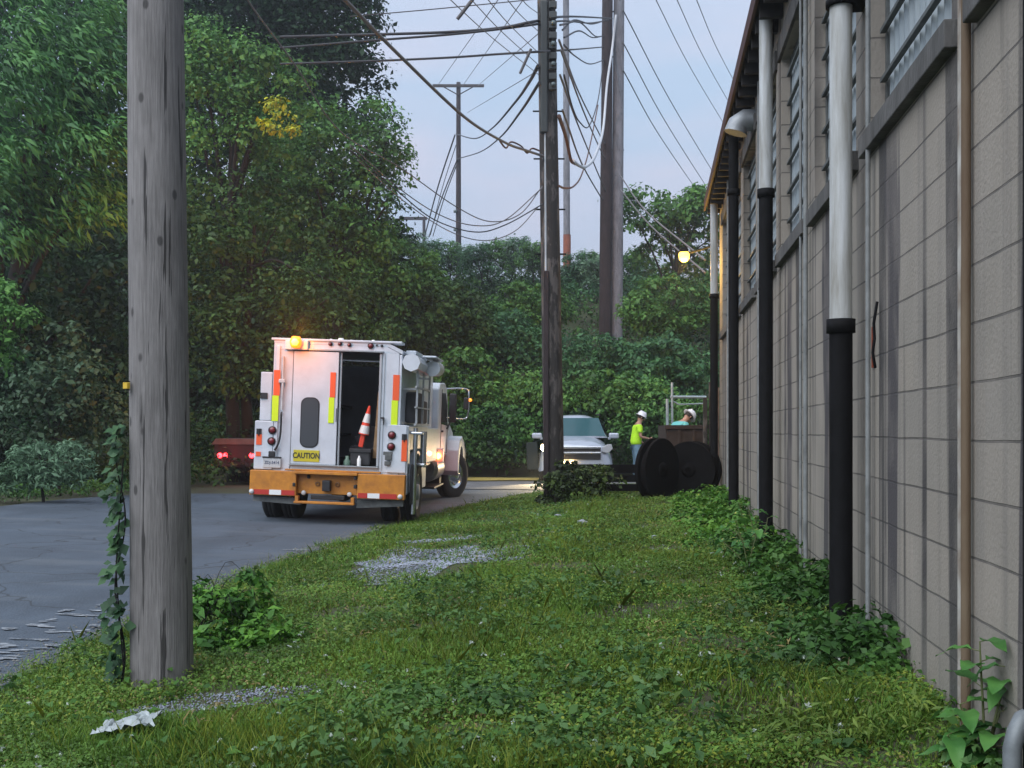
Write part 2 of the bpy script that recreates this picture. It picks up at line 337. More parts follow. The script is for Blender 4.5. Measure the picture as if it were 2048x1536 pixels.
low = n.nodes.new('ShaderNodeMapRange'); low.inputs[1].default_value = 3.3; low.inputs[2].default_value = 2.6; l(sx.outputs['Z'], low.inputs[0])
fac = M_('MULTIPLY', run.outputs[0], low.outputs[0])
x2 = n.nodes.new('ShaderNodeMixRGB'); x2.inputs[2].default_value = (.055, .05, .055, 1); l(fac, x2.inputs[0]); l(c1, x2.inputs[1])
c3, _ = stain((2, 3, 1.5), .45, .8, (.36, .32, .28), .5, x2.outputs[0], 8)
grime = n.nodes.new('ShaderNodeMapRange'); grime.inputs[1].default_value = .75; grime.inputs[2].default_value = .2; grime.inputs[4].default_value = .55; l(sx.outputs['Z'], grime.inputs[0])
x4 = n.nodes.new('ShaderNodeMixRGB'); x4.inputs[2].default_value = (.10, .11, .08, 1); l(M_('MULTIPLY', grime.outputs[0], wob.outputs['Fac']), x4.inputs[0]); l(c3, x4.inputs[1])
l(x4.outputs[0], b.inputs['Base Color']); b.inputs['Roughness'].default_value = .85
fine = n.nodes.new('ShaderNodeTexNoise'); fine.inputs['Scale'].default_value = 55; fine.inputs['Detail'].default_value = 4; l(t.outputs['Object'], fine.inputs['Vector'])
hh = M_('MULTIPLY_ADD', fine.outputs['Fac'], .12, M_('SUBTRACT', 1, bk.outputs['Fac']))
bp = n.nodes.new('ShaderNodeBump'); bp.inputs['Strength'].default_value = 1; bp.inputs['Distance'].default_value = .03; l(hh, bp.inputs['Height']); l(bp.outputs[0], b.inputs['Normal'])
M_block = m
M_conc = mat('weathered_concrete', (.10, .097, .094), .9, var=.55, scale=5, stretch=(1, 1, .4), bump=.4, bscale=40)
M_darkwood = mat('dark_fascia', (.03, .026, .026), .8, var=.5, scale=6)
M_pvc = mat('white_pvc', (.48, .50, .51), .6, var=.3, scale=16, stretch=(1, 1, .1), col2=(.24, .23, .20), bump=.15)
M_iron = mat('black_iron', (.006, .006, .007), .75, spec=.15, var=.4, scale=9, bump=.2)
M_panel = mat('ribbed_panel', (.27, .30, .31), .35, var=.45, scale=2.5, stretch=(1, 7, .6), col2=(.2, .24, .27))
M_rust = mat('rust', (.18, .095, .045), .85, var=.6, scale=10, bump=.3)
M_edge = mat('red_roof_edge', (.06, .02, .018), .7, var=.4, scale=4)
Ly0, Ly1 = tY(.2), tY(19.9)
ZS0, ZS1, ZH = 2.97, 3.09, 4.95
wins = []
k = -2
while True:
    far = tY(4.15 + 2.13 * k); near = far - 1.7
    if far > Ly1 - .2: break
    if near > Ly0 + .1: wins.append((near, far))
    k += 1
mb = MB()
def q4(a, b_, c, d): mb.add([a, b_, c, d], [(0, 1, 2, 3)])
q4((0, Ly0, -.3), (0, Ly0, ZS0), (0, Ly1, ZS0), (0, Ly1, -.3))
q4((0, Ly0, ZH), (0, Ly0, 5.5), (0, Ly1, 5.5), (0, Ly1, ZH))
prev = Ly0
for a, b_ in wins + [(Ly1, None)]:
    q4((0, prev, ZS0), (0, prev, ZH), (0, a, ZH), (0, a, ZS0)); prev = b_
for a, b_ in wins:
    for y in (a, b_): q4((0, y, ZS0), (0, y, ZH), (.12, y, ZH), (.12, y, ZS0))
    q4((0, a, ZH), (0, b_, ZH), (.12, b_, ZH), (.12, a, ZH)); q4((0, a, ZS0), (0, b_, ZS0), (.12, b_, ZS0), (.12, a, ZS0))
q4((0, Ly1, -.3), (0, Ly1, 5.5), (14, Ly1, 5.5), (14, Ly1, -.3)); q4((0, Ly0, -.3), (14, Ly0, -.3), (14, Ly0, 5.5), (0, Ly0, 5.5))
q4((14, Ly0, -.3), (14, Ly1, -.3), (14, Ly1, 5.5), (14, Ly0, 5.5))
mb.build('wall', M_block, bld)
mb = MB()  # low gabled roof with overhanging eaves
mb.prism([(-.24, 5.47), (-.24, 5.56), (7, 7.2), (14.3, 5.56), (14.3, 5.47), (7, 7.08)], Ly0 - .2, Ly1 + .15, 'y')
roof = mb.build('roof', mat('roof_felt', (.05, .045, .045), .9, var=.4, scale=3, bump=.3), bld)
MB().box(-.275, -.243, Ly0 - .2, Ly1 + .16, 5.40, 5.58, .004).build('roof_edge_trim', M_edge, roof)
mb = MB()
y = Ly0
while y < Ly1:
    MB().box(-.22, -.004, y, y + .07, 5.30, 5.465, .004).build('rafter_end', M_darkwood, roof); y += .41
for a, b_ in wins:
    wd = MB().box(.08, .115, a + .002, a + .05, ZS1, ZH - .004).box(.08, .115, b_ - .05, b_ - .002, ZS1, ZH - .004).box(.08, .115, a + .052, b_ - .052, ZS1, ZS1 + .04).box(.08, .115, a + .052, b_ - .052, ZH - .05, ZH - .004)
    z = ZS1 + .28
    while z < ZH - .15: wd.box(.045, .075, a + .03, b_ - .03, z, z + .022); z += .28
    wd = wd.build('window', mat('window_steel', (.10, .11, .11), .6, var=.5, scale=12), bld)
    pn = MB(); ys_ = np.linspace(a + .052, b_ - .052, 150); xx = .105 - .018 * np.cos((ys_ - a) * 2 * np.pi / .115)
    vs = [(x, y, z) for z in (ZS1 + .042, ZH - .052) for x, y in zip(xx, ys_)]
    pn.add(vs, [(k, k + 1, k + 151, k + 150) for k in range(149)], True); pn.build('pane', M_panel, wd)
    MB().box(-.055, .118, a - .09, b_ + .09, ZS0 - .002, ZS1 - .003, .006).build('sill', M_conc, bld)
    MB().box(-.03, .03, a - .12, b_ + .12, ZH + .003, ZH + .2, .006).build('lintel', M_conc, bld)
# downspouts (white upper, black lower)
def dspout(Y, x, zj, r=.065, ztop=5.36, white=True):
    y = tY(Y); g = -.1
    up = MB().tube([(x, y, zj), (x, y, ztop)], r, 20).build('downspout', M_pvc if white else M_iron, bld)
    MB().tube([(x, y, g), (x, y, zj - .002)], r * 1.03, 20).lathe([(r * 1.04, zj - .06), (r * 1.28, zj - .06), (r * 1.28, zj + .02), (r * 1.02, zj + .02)], 20, Matrix.Translation((x, y, 0))).build('lower_pipe', M_iron, up)
    for z in (zj + 1.85, zj + .95 if not white else zj + 3.0):
        if z < ztop - .2:
            MB().lathe([(r * 1.02, z), (r * 1.35, z), (r * 1.35, z + .035), (r * 1.02, z + .035)], 20, Matrix.Translation((x, y, 0))).box(x, 0, y - .1, y + .1, z + .002, z + .03).build('clamp', M_iron, up)
    return up
dspout(6.43, -.14, 1.4 + 215 * 6.43 / F)
dspout(10.6, -.14, 1.4 + 478 * 10.6 / F)
dspout(14.7, -.14, 4.6, white=False)
dspout(19.2, -.14, 1.4 + 270 * 19.2 / F)
# thin conduits, trim strip with rusty pipe, dark edge pipe, junction bits
MB().box(-.016, -.002, tY(4.40), tY(4.40) + .05, -.05, 5.3, .003).build('trim_strip', mat('off_white_strip', (.42, .41, .38), .7, var=.6, scale=5, col2=(.16, .11, .07)), bld)
MB().tube([(-.03, tY(4.28), -.05), (-.03, tY(4.28), 2.0), (-.027, tY(4.28) + .006, 2.05), (-.03, tY(4.28), 5.3)], .019, 12).build('conduit', mat('tan_conduit', (.11, .08, .05), .8, var=.6, scale=8, stretch=(1, 1, .3), col2=(.09, .055, .03), bump=.3), bld)
for Y_, rr in ((8.62, .018), (8.9, .012), (6.15, .014), (12.3, .02), (17.2, .02)):
    MB().tube([(-.04, tY(Y_), .2), (-.04, tY(Y_), 5.3)], rr, 10).build('conduit', mat('grey_conduit', (.2, .21, .21), .6, var=.4, scale=8), bld)
MB().box(-.09, -.003, tY(3.45) - .1, tY(3.45), -.05, 5.3, .01).build('corner_guard', M_iron, bld)
MB().box(-.012, -.003, tY(6.17), tY(6.20), 1.75, 1.98).build('orange_paint_mark', mat('orange_mark', (.3, .07, .035), .8, var=.5, scale=12), bld)
mb = MB(); mb.tube([(-.02, tY(6.0), 2.1), (-.04, tY(5.99), 1.98), (-.03, tY(6.02), 1.9), (-.05, tY(5.97), 1.82), (-.03, tY(6.0), 1.74)], .008, 8); mb.build('loose_wire', M_iron, bld)
# vent duct under the eaves
mb = MB(); y = tY(13.2)
mb.tube([(.05, y, 5.12), (-.12, y, 5.12), (-.2, y, 5.07), (-.23, y, 4.97)], [.13, .13, .13, .14], 20); mb.build('vent_hood', mat('galvanised', (.30, .32, .34), .55, .4, var=.3, scale=6), bld)
# gas riser at the right edge
gz = mat('grey_pipe', (.17, .19, .20), .5, .2, var=.4, scale=10)
g = empty('gas_riser', (1.555, 3.42, .15)); tag(g, 'grey pipe riser with bend and flange at the bottom right corner', 'pipe')
MB().tube([(0, 0, -.1), (0, 0, .26), (.012, 0, .31), (.04, .02, .345), (.09, .04, .36), (.2, .08, .36)], .028, 16).build('pipe', gz, g)
MB().lathe([(.03, 0.10), (.05, .10), (.05, .125), (.03, .125)], 20).lathe([(.03, .135), (.048, .135), (.048, .155), (.03, .155)], 20).build('flange', mat('pale_fitting', (.5, .48, .4), .6, .2, var=.5, scale=20, col2=(.22, .16, .1)), g)

# lamp on the far corner of the building
lm = empty('wall_lamp', at(1368, 512, 20.6)); tag(lm, 'lit yellow sodium lamp on a short arm at the far end of the block building', 'lamp')
e = Vector((.5, -.55, .12))
MB().tube([(.06, 0, .05), (.3, -.2, .09), e], .02, 10).build('arm', M_iron, lm)
MB().lathe([(.001, .16), (.06, .15), (.09, .09), (.10, .07), (.09, .07)], 20).build('lamp_housing', M_iron, lm)
MB().lathe([(.088, .07), (.105, .02), (.09, -.06), (.05, -.1), (.001, -.115)], 20).build('lamp_lens', mat('sodium_glow', (1, .7, .2), .3, emit=(1, .58, .07), es=1.9), lm)
pl = bpy.data.lights.new('lamp_light', 'POINT'); pl.energy = 75; pl.color = (1, .58, .12); pl.shadow_soft_size = .15
po = bpy.data.objects.new('lamp_light', pl); COL.objects.link(po); po.parent = lm; po.location = (0, -.05, -.22)

# ---------------------------------------------------------------- utility poles
def woodmat(name, col, dark, crack=.5, sc=1., patch=.4):
    m = bpy.data.materials.new(name); m.use_nodes = True; n = m.node_tree; l = n.links.new; b = n.nodes['Principled BSDF']; b.inputs['Roughness'].default_value = .9
    t = n.nodes.new('ShaderNodeTexCoord')
    def nz(scale, s, det=6):
        mp_ = n.nodes.new('ShaderNodeMapping'); mp_.inputs['Scale'].default_value = s; l(t.outputs['Object'], mp_.inputs[0])
        z = n.nodes.new('ShaderNodeTexNoise'); z.inputs['Scale'].default_value = scale * sc; z.inputs['Detail'].default_value = det; z.inputs['Roughness'].default_value = .7; l(mp_.outputs[0], z.inputs['Vector']); return z.outputs['Fac']
    a = nz(95, (1, 1, .04)); c = nz(24, (1, 1, .035), 3); p = nz(5, (1, 1, .35), 4)
    vm = n.nodes.new('ShaderNodeMapping'); vm.inputs['Scale'].default_value = (8, 8, 4.5); l(t.outputs['Object'], vm.inputs[0]); vo = n.nodes.new('ShaderNodeTexVoronoi'); vo.inputs['Scale'].default_value = 1; l(vm.outputs[0], vo.inputs['Vector']); k = vo.outputs['Distance']
    r = n.nodes.new('ShaderNodeValToRGB'); r.color_ramp.elements[0].position = .3; r.color_ramp.elements[1].position = .7
    r.color_ramp.elements[0].color = (*dark, 1); r.color_ramp.elements[1].color = (*col, 1); l(a, r.inputs[0])
    def thin(src, lo, hi, amt):
        q = n.nodes.new('ShaderNodeMapRange'); q.inputs[1].default_value = lo; q.inputs[2].default_value = hi; q.inputs[3].default_value = amt; q.inputs[4].default_value = 0; l(src, q.inputs[0]); return q.outputs[0]
    cr = thin(c, .37, .395, crack); kn = thin(k, .09, .15, .8); pa = thin(p, .38 + (patch - .4) * .3, .6 - (patch - .4) * .12, patch)
    o = r.outputs[0]
    for f_ in (pa, cr, kn):
        x = n.nodes.new('ShaderNodeMixRGB'); x.inputs[2].default_value = (*[q * .25 for q in dark], 1); l(f_, x.inputs[0]); l(o, x.inputs[1]); o = x.outputs[0]
    l(o, b.inputs['Base Color'])
    bp = n.nodes.new('ShaderNodeBump'); bp.inputs['Strength'].default_value = .7; bp.inputs['Distance'].default_value = .012
    s = n.nodes.new('ShaderNodeMath'); s.operation = 'SUBTRACT'; l(a, s.inputs[0]); l(cr, s.inputs[1]); l(s.outputs[0], bp.inputs['Height']); l(bp.outputs[0], b.inputs['Normal'])
    return m
def shaft(p0, p1, r0, r1, seg=40, rows=40, irr=.012, seed=0):
    p0 = Vector(p0); p1 = Vector(p1); vs = []
    for i in range(rows + 1):
        f = i / rows; p = p0.lerp(p1, f); r = r0 + (r1 - r0) * f
        for k in range(seg):
            a = 2 * math.pi * k / seg
            q = r * (1 + irr * 3 * (mnoise.noise(Vector((math.cos(a) * 2 + seed, math.sin(a) * 2, f * 5))))) + r * irr * mnoise.noise(Vector((a * 3, seed, f)))
            vs.append(p + Vector((math.cos(a), math.sin(a), 0)) * q)
    fs = [(i * seg + k, i * seg + (k + 1) % seg, (i + 1) * seg + (k + 1) % seg, (i + 1) * seg + k) for i in range(rows) for k in range(seg)] + [tuple(range(rows * seg, rows * seg + seg))]
    return MB().add(vs, fs, True)
W_grey = woodmat('weathered_grey_wood', (.25, .238, .232), (.13, .122, .118), .95, 1.0, .35)
W_dark = woodmat('creosote_wood', (.055, .038, .040), (.02, .014, .016), .6)
W_mid = woodmat('mottled_wood', (.13, .115, .105), (.045, .038, .036), .9, 1.0, .8)
W_pale = woodmat('pale_pole_wood', (.26, .26, .28), (.17, .17, .19), .5)
M_ins = mat('insulator', (.10, .13, .13), .5)
# near pole
pa = empty('utility_pole', (-1.89, 5.94, 0)); tag(pa, 'thick weathered grey wooden utility pole standing nearest, left of centre', 'utility pole')
shaft((0, 0, -.2), (-.1, 0, 11), .166, .105, seed=3, rows=60).build('shaft', W_grey, pa)
MB().tube([(-.163, .09, -.1), (-.165, .09, 3), (-.20, .09, 8)], .034, 10).build('cable_guard', mat('dark_moss_guard', (.025, .03, .02), .9, var=.5, scale=10), pa)
MB().box(-.168, -.128, -.135, -.115, 1.617, 1.652, .003, rotm('Z', R(-38), (-.148, -.125, 0))).build('tag', mat('yellow_tag', (.55, .36, .03), .5), pa)
MB().box(-.163, -.132, -.138, -.112, 1.61, 1.615, .001, rotm('Z', R(-38), (-.148, -.125, 0))).box(-.163, -.132, -.138, -.112, 1.654, 1.659, .001, rotm('Z', R(-38), (-.148, -.125, 0))).build('tag_clip', M_iron, pa)
# middle pole
X0, Y0 = .715, 18.5; zg = float(H(X0, Y0))
pb = empty('utility_pole', (X0, Y0, zg)); tag(pb, 'dark mottled wooden pole carrying many cables in the middle of the view', 'utility pole')
def pbx(z): return -.016 * z          # lean
shaft((0, 0, -.2), (pbx(12.5), 0, 12.5), .175, .14, seed=8).build('shaft', W_mid, pb)
MB().tube([(-.13, -.14, .02 - zg), (-.16, -.13, 6.2), (-.2, -.12, 9)], [.022, .02, .018], 8).build('conduit', mat('pale_conduit', (.4, .42, .44), .5, .2, var=.3, scale=4), pb)
MB().box(-.19, -.105, -.2, -.14, 0, 3.9, .01).build('cable_guard', W_dark, pb)
mb = MB()
for z in np.arange(6.9, 8.3, .17): mb.box(-.10, .03, -.24, -.16, z, z + .11, .01)
mb.box(-.24, -.12, -.2, .0, 6.2, 8.4, .02)
mb.build('cable_rack', mat('rack_black', (.03, .035, .035), .6), pb)
for z in np.arange(6.95, 8.3, .34): MB().lathe([(.001, 0), (.03, 0), (.035, .03), (.03, .06), (.001, .06)], 12, Matrix.Translation((-.03, -.255, z))).build('insulator', M_ins, pb)
for z in (4.2, 4.95, 5.8, 6.6):
    MB().tube([(pbx(z) - .26, -.02, z), (pbx(z) + .26, -.02, z)], .014, 8).build('bolt', M_iron, pb)
# two poles on the bank and two far ones
def simple_pole(px, pyb, Y, wpx, ptx, label, m, htop=-60, extra=None):
    b0 = at(px, pyb, Y); b0.z = float(H(b0.x, Y)); o = empty('utility_pole', b0); tag(o, label, 'utility pole')
    tp = at(ptx, 0, Y); dz = tp.z - b0.z; zt = (at(ptx, htop, Y).z - b0.z)
    dx = (tp.x - (at(px, pyb, Y)).x) * zt / dz
    shaft((0, 0, -.3), (dx, 0, zt), wpx * Y / F / 2, wpx * Y / F / 2 * .85, 20, 12, seed=px).build('shaft', m, o)
    return o
pc = simple_pole(1209, 640, 41, 25, 1215, 'tall dark brown pole on the bank, left one of the adjoining pair', W_dark)
pd = simple_pole(1232, 660, 41.3, 25, 1238, 'tall pale grey pole on the bank, right one of the adjoining pair', W_pale)
MB().tube([(-.30, -.05, 1), (-.28, -.05, 13)], .04, 8).build('cable_riser', mat('pale_riser', (.5, .52, .54), .5, var=.3, scale=3), pd)
for z in (2, 6, 9, 12.5, 14.2): MB().tube([(-.42, 0, z), (.3, 0, z)], .03, 8).build('bolt', M_iron, pd)
pe = simple_pole(1134, 530, 62, 14, 1132, 'slender grey pole with a rusty red band near its foot behind the cable pole', W_pale)
MB().tube([(0, 0, 2.4), (0, 0, 4.4)], .215, 20).build('rusty_band', mat('rust_red', (.28, .08, .04), .8, var=.4, scale=3), pe)
bF = at(917, 500, 72); bF.z = float(H(bF.x, 72)); pf = empty('utility_pole', bF); tag(pf, 'distant dark pole with a wide T crossarm rising above the hill', 'utility pole')
zt = at(917, 165, 72).z - bF.z
shaft((0, 0, -.3), (0, 0, zt), .2, .14, 16, 10, seed=5).build('shaft', W_dark, pf)
zc = at(917, 173, 72).z - bF.z
MB().box(-1.68, 1.68, -.22, -.1, zc - .09, zc + .09, .01).build('crossarm', mat('crossarm_wood', (.06, .05, .05), .9), pf)
MB().tube([(-.95, -.15, zc - .08), (0, -.2, zc - .62)], .035, 6).tube([(.95, -.15, zc - .08), (0, -.2, zc - .62)], .035, 6).build('brace', W_dark, pf)
for z in (3.0, 6.4, 7.6): MB().lathe([(.001, 0), (.12, 0), (.12, .16), (.001, .16)], 10, Matrix.Translation((-.2, -.15, z))).build('insulator', M_ins, pf)

# ---------------------------------------------------------------- cables
M_cab = mat('black_cable', (.035, .035, .04), .7); M_cabg = mat('grey_cable', (.14, .13, .13), .6); M_cabb = mat('brown_cable', (.12, .06, .045), .8, var=.4, scale=4); M_cabw = mat('pale_cable', (.5, .52, .55), .6)
def cr(P, n=10):
    out = []; P = [Vector(p) for p in P]; Q_ = [2 * P[0] - P[1]] + P + [2 * P[-1] - P[-2]]
    for i in range(1, len(Q_) - 2):
        for k in range(n):
            t = k / n; a, b_, c, d = Q_[i - 1:i + 3]
            out.append(.5 * ((2 * b_) + (c - a) * t + (2 * a - 5 * b_ + 4 * c - d) * t * t + (3 * b_ - a - 3 * c + d) * t ** 3))
    out.append(P[-1]); return out
def cable(P, r, label, m=None, group='overhead cables'):
    pts = cr([at(*p) for p in P]); o = MB().tube(pts, r, 6).build('overhead_cable', m or M_cab)
    return tag(o, label, 'cable', group)
YB = 18.3
cable([(560, -130, 9), (690, 0, 11), (800, 112, 13), (930, 235, 15.2), (1010, 285, 16.8), (1050, 300, 17.8), (1086, 312, YB)], .022, 'thick cable slanting from the top left down to the middle pole', M_cabg)
cable([(1000, 283, 16.5), (1012, 296, 17.2), (1022, 284, 17.4), (1042, 292, 17.7), (1054, 306, 17.9), (1064, 297, 18.1), (1080, 302, YB)], .014, 'short wavy lashing where the slanting cable meets the middle pole', M_cabb)
cable([(420, -130, 9), (495, 0, 10.5), (590, 130, 12.5), (680, 262, 14), (800, 335, 16), (910, 412, 17), (980, 443, 18), (1040, 428, 18.3), (1085, 372, YB)], .009, 'sagging cable emerging from the tree crown, uppermost at the leaves', M_cabg)
cable([(700, 290, 15), (800, 378, 16.5), (880, 430, 17.2), (950, 451, 17.8), (1010, 440, 18.2), (1085, 375, YB)], .009, 'second sagging cable below the uppermost one left of the middle pole', M_cabg)
cable([(700, 300, 15), (798, 385, 16.5), (870, 440, 17), (950, 464, 17.7), (1010, 450, 18.1), (1086, 408, YB)], .010, 'third sagging cable left of the middle pole, reaching it lower down', M_cab)
cable([(715, 320, 15), (815, 408, 16.5), (900, 463, 17), (970, 481, 17.6), (1030, 462, 18), (1078, 412, YB)], .008, 'lowest sagging cable left of the middle pole, just above the hill', M_cabg)
cable([(560, 74, 18), (750, 69, 18), (900, 64, 18.1), (1000, 56, 18.2), (1074, 42, YB), (1140, 33, 25), (1225, 37, 40.6)], .024, 'topmost of the three thick level cables passing the middle pole')
cable([(560, 96, 18), (745, 81, 18), (900, 69, 18.1), (1010, 57, 18.2), (1076, 48, YB), (1130, 42, 25), (1180, 46, 34), (1218, 40, 40.6)], .020, 'middle one of the three thick level cables passing the middle pole')
cable([(560, 128, 18), (745, 122, 18), (900, 115, 18.1), (1000, 108, 18.2), (1100, 102, YB), (1160, 98, 30), (1207, 94, 40.6)], .019, 'lowest of the three thick level cables passing the middle pole')
cable([(700, 33, 30), (860, 19, 30), (1045, 1, 30), (1120, -8, 30)], .015, 'thin straight wire near the top edge above the thick cables')
cable([(1076, 132, YB), (1058, 165, 22), (1030, 205, 30), (985, 256, 45), (950, 277, 58), (912, 268, 71.6)], .032, 'heavy cable looping from the middle pole to the far crossarm pole', M_cab)
cable([(1079, 165, YB), (1040, 225, 26), (1000, 275, 40), (960, 304, 55), (914, 318, 71.6)], .028, 'heavy cable looping lower from the middle pole to the far crossarm pole', M_cab)
cable([(1084, 275, 22), (1082, 265, 20), (1086, 320, YB)], .01, 'short jumper wire on the left of the middle pole')
for i, (a, b_) in enumerate([((910, 270), (850, 470)), ((915, 318), (858, 474)), ((917, 320), (866, 472)), ((912, 290), (861, 470))]):
    cable([(a[0], a[1], 71.6), ((a[0] + b_[0]) / 2 - 3, (a[1] + b_[1]) / 2, 78), (b_[0], b_[1], 88)], .05 - .008 * i, 'cable dropping from the far crossarm pole towards the left treeline', M_cab, 'cables dropping left from the far pole')
for i, (a, b_) in enumerate([((1010, -20), (876, 170)), ((1060, -20), (925, 172)), ((1085, 60), (955, 172)), ((1078, 140), (935, 225))]):
    cable([(a[0], a[1], 30), (b_[0], b_[1], 72)], .014, 'thin wire rising from the far crossarm towards the middle pole top', M_cabg, 'thin wires to the far crossarm')
for i, (a, b_) in enumerate([((880, -20), (1078, 150)), ((925, -20), (1075, 128)), ((960, -20), (1076, 105)), ((1000, -20), (1076, 62)), ((1030, -20), (1078, 28))]):
    cable([(a[0], a[1], 12), ((a[0] + b_[0]) / 2, (a[1] + b_[1]) / 2 + 6, 15), (b_[0], b_[1], YB)], .006, 'thin wire slanting down to the rack high on the middle pole', M_cabg, 'thin wires slanting to the pole rack')
for i, (a, b_) in enumerate([((1246, 20), (1460, 400)), ((1246, 85), (1430, 400)), ((1246, 140), (1400, 390)), ((1302, -20), (1480, 300)), ((1345, -20), (1490, 260)), ((1385, -20), (1500, 220))]):
    cable([(a[0], a[1], 41), ((a[0] + b_[0]) / 2 - 4, (a[1] + b_[1]) / 2 + 6, 60), (b_[0], b_[1], 90)], .022 if i < 3 else .018, 'thin far wire crossing the sky right of the paired poles', M_cabg, 'thin far wires right of the paired poles')
for i, P in enumerate([[(1125, 60), (1150, 40), (1185, 48), (1218, 38)], [(1128, 75), (1160, 62), (1185, 75), (1207, 72)], [(1128, 90), (1150, 112), (1180, 128), (1208, 120)], [(1120, 50), (1160, 45), (1190, 72), (1207, 72)], [(1128, 150), (1145, 215), (1160, 245), (1178, 252), (1196, 200), (1207, 120)]]):
    cable([(x, y, YB + (41 - YB) * k / (len(P) - 1)) for k, (x, y) in enumerate(P)], .018, 'cable looping between the middle pole and the dark bank pole', M_cab, 'loops between middle and dark poles')
for i, P in enumerate([[(1118, 80), (1160, 190), (1210, 290)], [(1122, 100), (1170, 230), (1210, 320)], [(1120, 150), (1160, 260), (1212, 385)], [(1125, 220), (1165, 330), (1205, 400)], [(1240, 350), (1290, 420), (1410, 520)], [(1240, 378), (1300, 450), (1410, 545)]]):
    cable([(x, y, YB + (41 - YB) * k / (len(P) - 1)) if i < 4 else (x, y, 40 - 9 * k) for k, (x, y) in enumerate(P)], .02 if i < 4 else .022, 'long slack wire slanting down behind the middle pole' if i < 4 else 'slack wire slanting across the hillside to the building corner', M_cabg, 'slack wires behind middle pole' if i < 4 else 'slack wires over the hillside')
cable([(1118, 232, YB), (1132, 275, 21), (1142, 320, 24), (1150, 328, 26)], .034, 'thick brown cable end drooping right of the middle pole', M_cabb)
cable([(1146, 322, 25), (1158, 331, 27), (1172, 333, 29), (1190, 312, 33), (1206, 260, 37), (1214, 170, 39), (1224, 100, 40.6), (1232, 30, 40.7)], .045, 'thick pale cable curving up to the paired bank poles', M_cabw)
cable([(1118, 372, YB), (1130, 376, 20), (1148, 372, 25), (1163, 350, 32), (1178, 300, 38), (1196, 210, 40.7)], .022, 'lower slack loop right of the middle pole', M_cabb)
for a, b_, Y, lb in (((915, 38), (946, -2), 13, 'short dark bar on the thin wires at the top edge'), ((1040, 147), (1062, 98), 17, 'short dark bar hanging on the thin wires left of the middle pole')):
    o = MB().tube([at(*a, Y), at(*b_, Y)], .022, 8).build('line_spacer', mat('spacer', (.10, .09, .09), .7)); tag(o, lb, 'spacer bar')
o = empty('utility_pole', at(830, 460, 110)); tag(o, 'tiny distant pole top with crossarm at the edge of the treeline', 'utility pole')
MB().box(-1.6, 1.2, -.1, .1, 1.0, 1.3).build('crossarm', W_dark, o); MB().tube([(0.9, 0, -6), (0.9, 0, 1.2)], .15, 8).build('shaft', W_dark, o)

# ---------------------------------------------------------------- service truck
M_white = mat('white_truck_paint', (.53, .58, .64), .42, var=.2, scale=2.2, coat=.3, bump=.02)
M_grime = mat('dirty_white_paint', (.42, .44, .46), .55, var=.35, scale=5)
M_yel = mat('amber_bumper_paint', (.50, .20, .015), .5, var=.35, scale=7, col2=(.33, .12, .015), bump=.05)
M_tyre = mat('tyre_rubber', (.015, .015, .016), .85, var=.3, scale=10)
M_blk = mat('black_plastic', (.014, .014, .016), .5)
M_chr = mat('polished_metal', (.6, .62, .65), .22, .95)
M_red = mat('red_lens', (.14, .01, .015), .2, coat=.4)
M_ored = mat('orange_reflector', (.75, .10, .02), .4)
M_lime = mat('lime_reflector', (.58, .78, .01), .4)
M_rrf = mat('red_reflector', (.42, .03, .02), .4); M_wrf = mat('white_reflector', (.72, .73, .72), .4)
M_glass = mat('dark_glass', (.02, .035, .035), .08, spec=.8)
M_int = mat('dark_interior', (.035, .035, .04), .8, var=.5, scale=6)
PXM = 134.
def tx(px): return (px - 660) / PXM
def tz(px, py): return 1.426 + (860 - (py - .035 * (px - 660))) / PXM
tr = empty('service_truck', (-2.716, 16.4, -.026), (0, R(2.0), R(-2.2))); tag(tr, 'white utility service truck seen from behind with open rear door and amber bumper', 'truck')
# upper body shell
ub = MB()
ub.box(-.93, -.89, 0, 4.2, .82, 2.70, .01)                                    # left wall
ub.box(.96, 1.0, 0, 4.2, .82, 2.58, .01)                                      # right wall
ub.prism([(-.93, 2.702), (-.93, 2.74), (.80, 2.74), (1.0, 2.64), (1.0, 2.585), (.78, 2.69)], .0, 4.2, 'y')   # roof
ub.prism([(-.888, 2.60), (-.888, 2.698), (.77, 2.688), (.955, 2.60)], .0, .05, 'y')
ub.box(-.888, -.64, .0, .05, .82, 2.598, .006).box(-.888, -.83, -.03, -.003, .95, 2.66, .006)
ub.box(.70, .955, .0, .05, .82, 2.598, .006)
ub.box(-.63, .70, .0, .05, .82, .90, .004)
ub.box(-.888, .955, 4.1, 4.14, .82, 2.6)                                      # bulkhead
ub.box(-.97, .99, -.02, .3, 2.742, 2.775, .008)
body = ub.build('body', M_white, tr)
MB().box(-.885, .955, .052, 4.09, .86, .90).box(.40, .95, .4, 3.9, .905, 1.5).box(.55, .95, .5, 3.9, 1.5, 1.55).box(.6, .95, .5, 3.9, 1.95, 2.0).box(-.88, -.45, .5, 3.9, 1.3, 1.35).box(-.88, -.45, .5, 3.9, 1.8, 1.85).box(-.86, -.5, .9, 1.5, 1.352, 1.6, .02).build('interior_shelves', M_int, body)
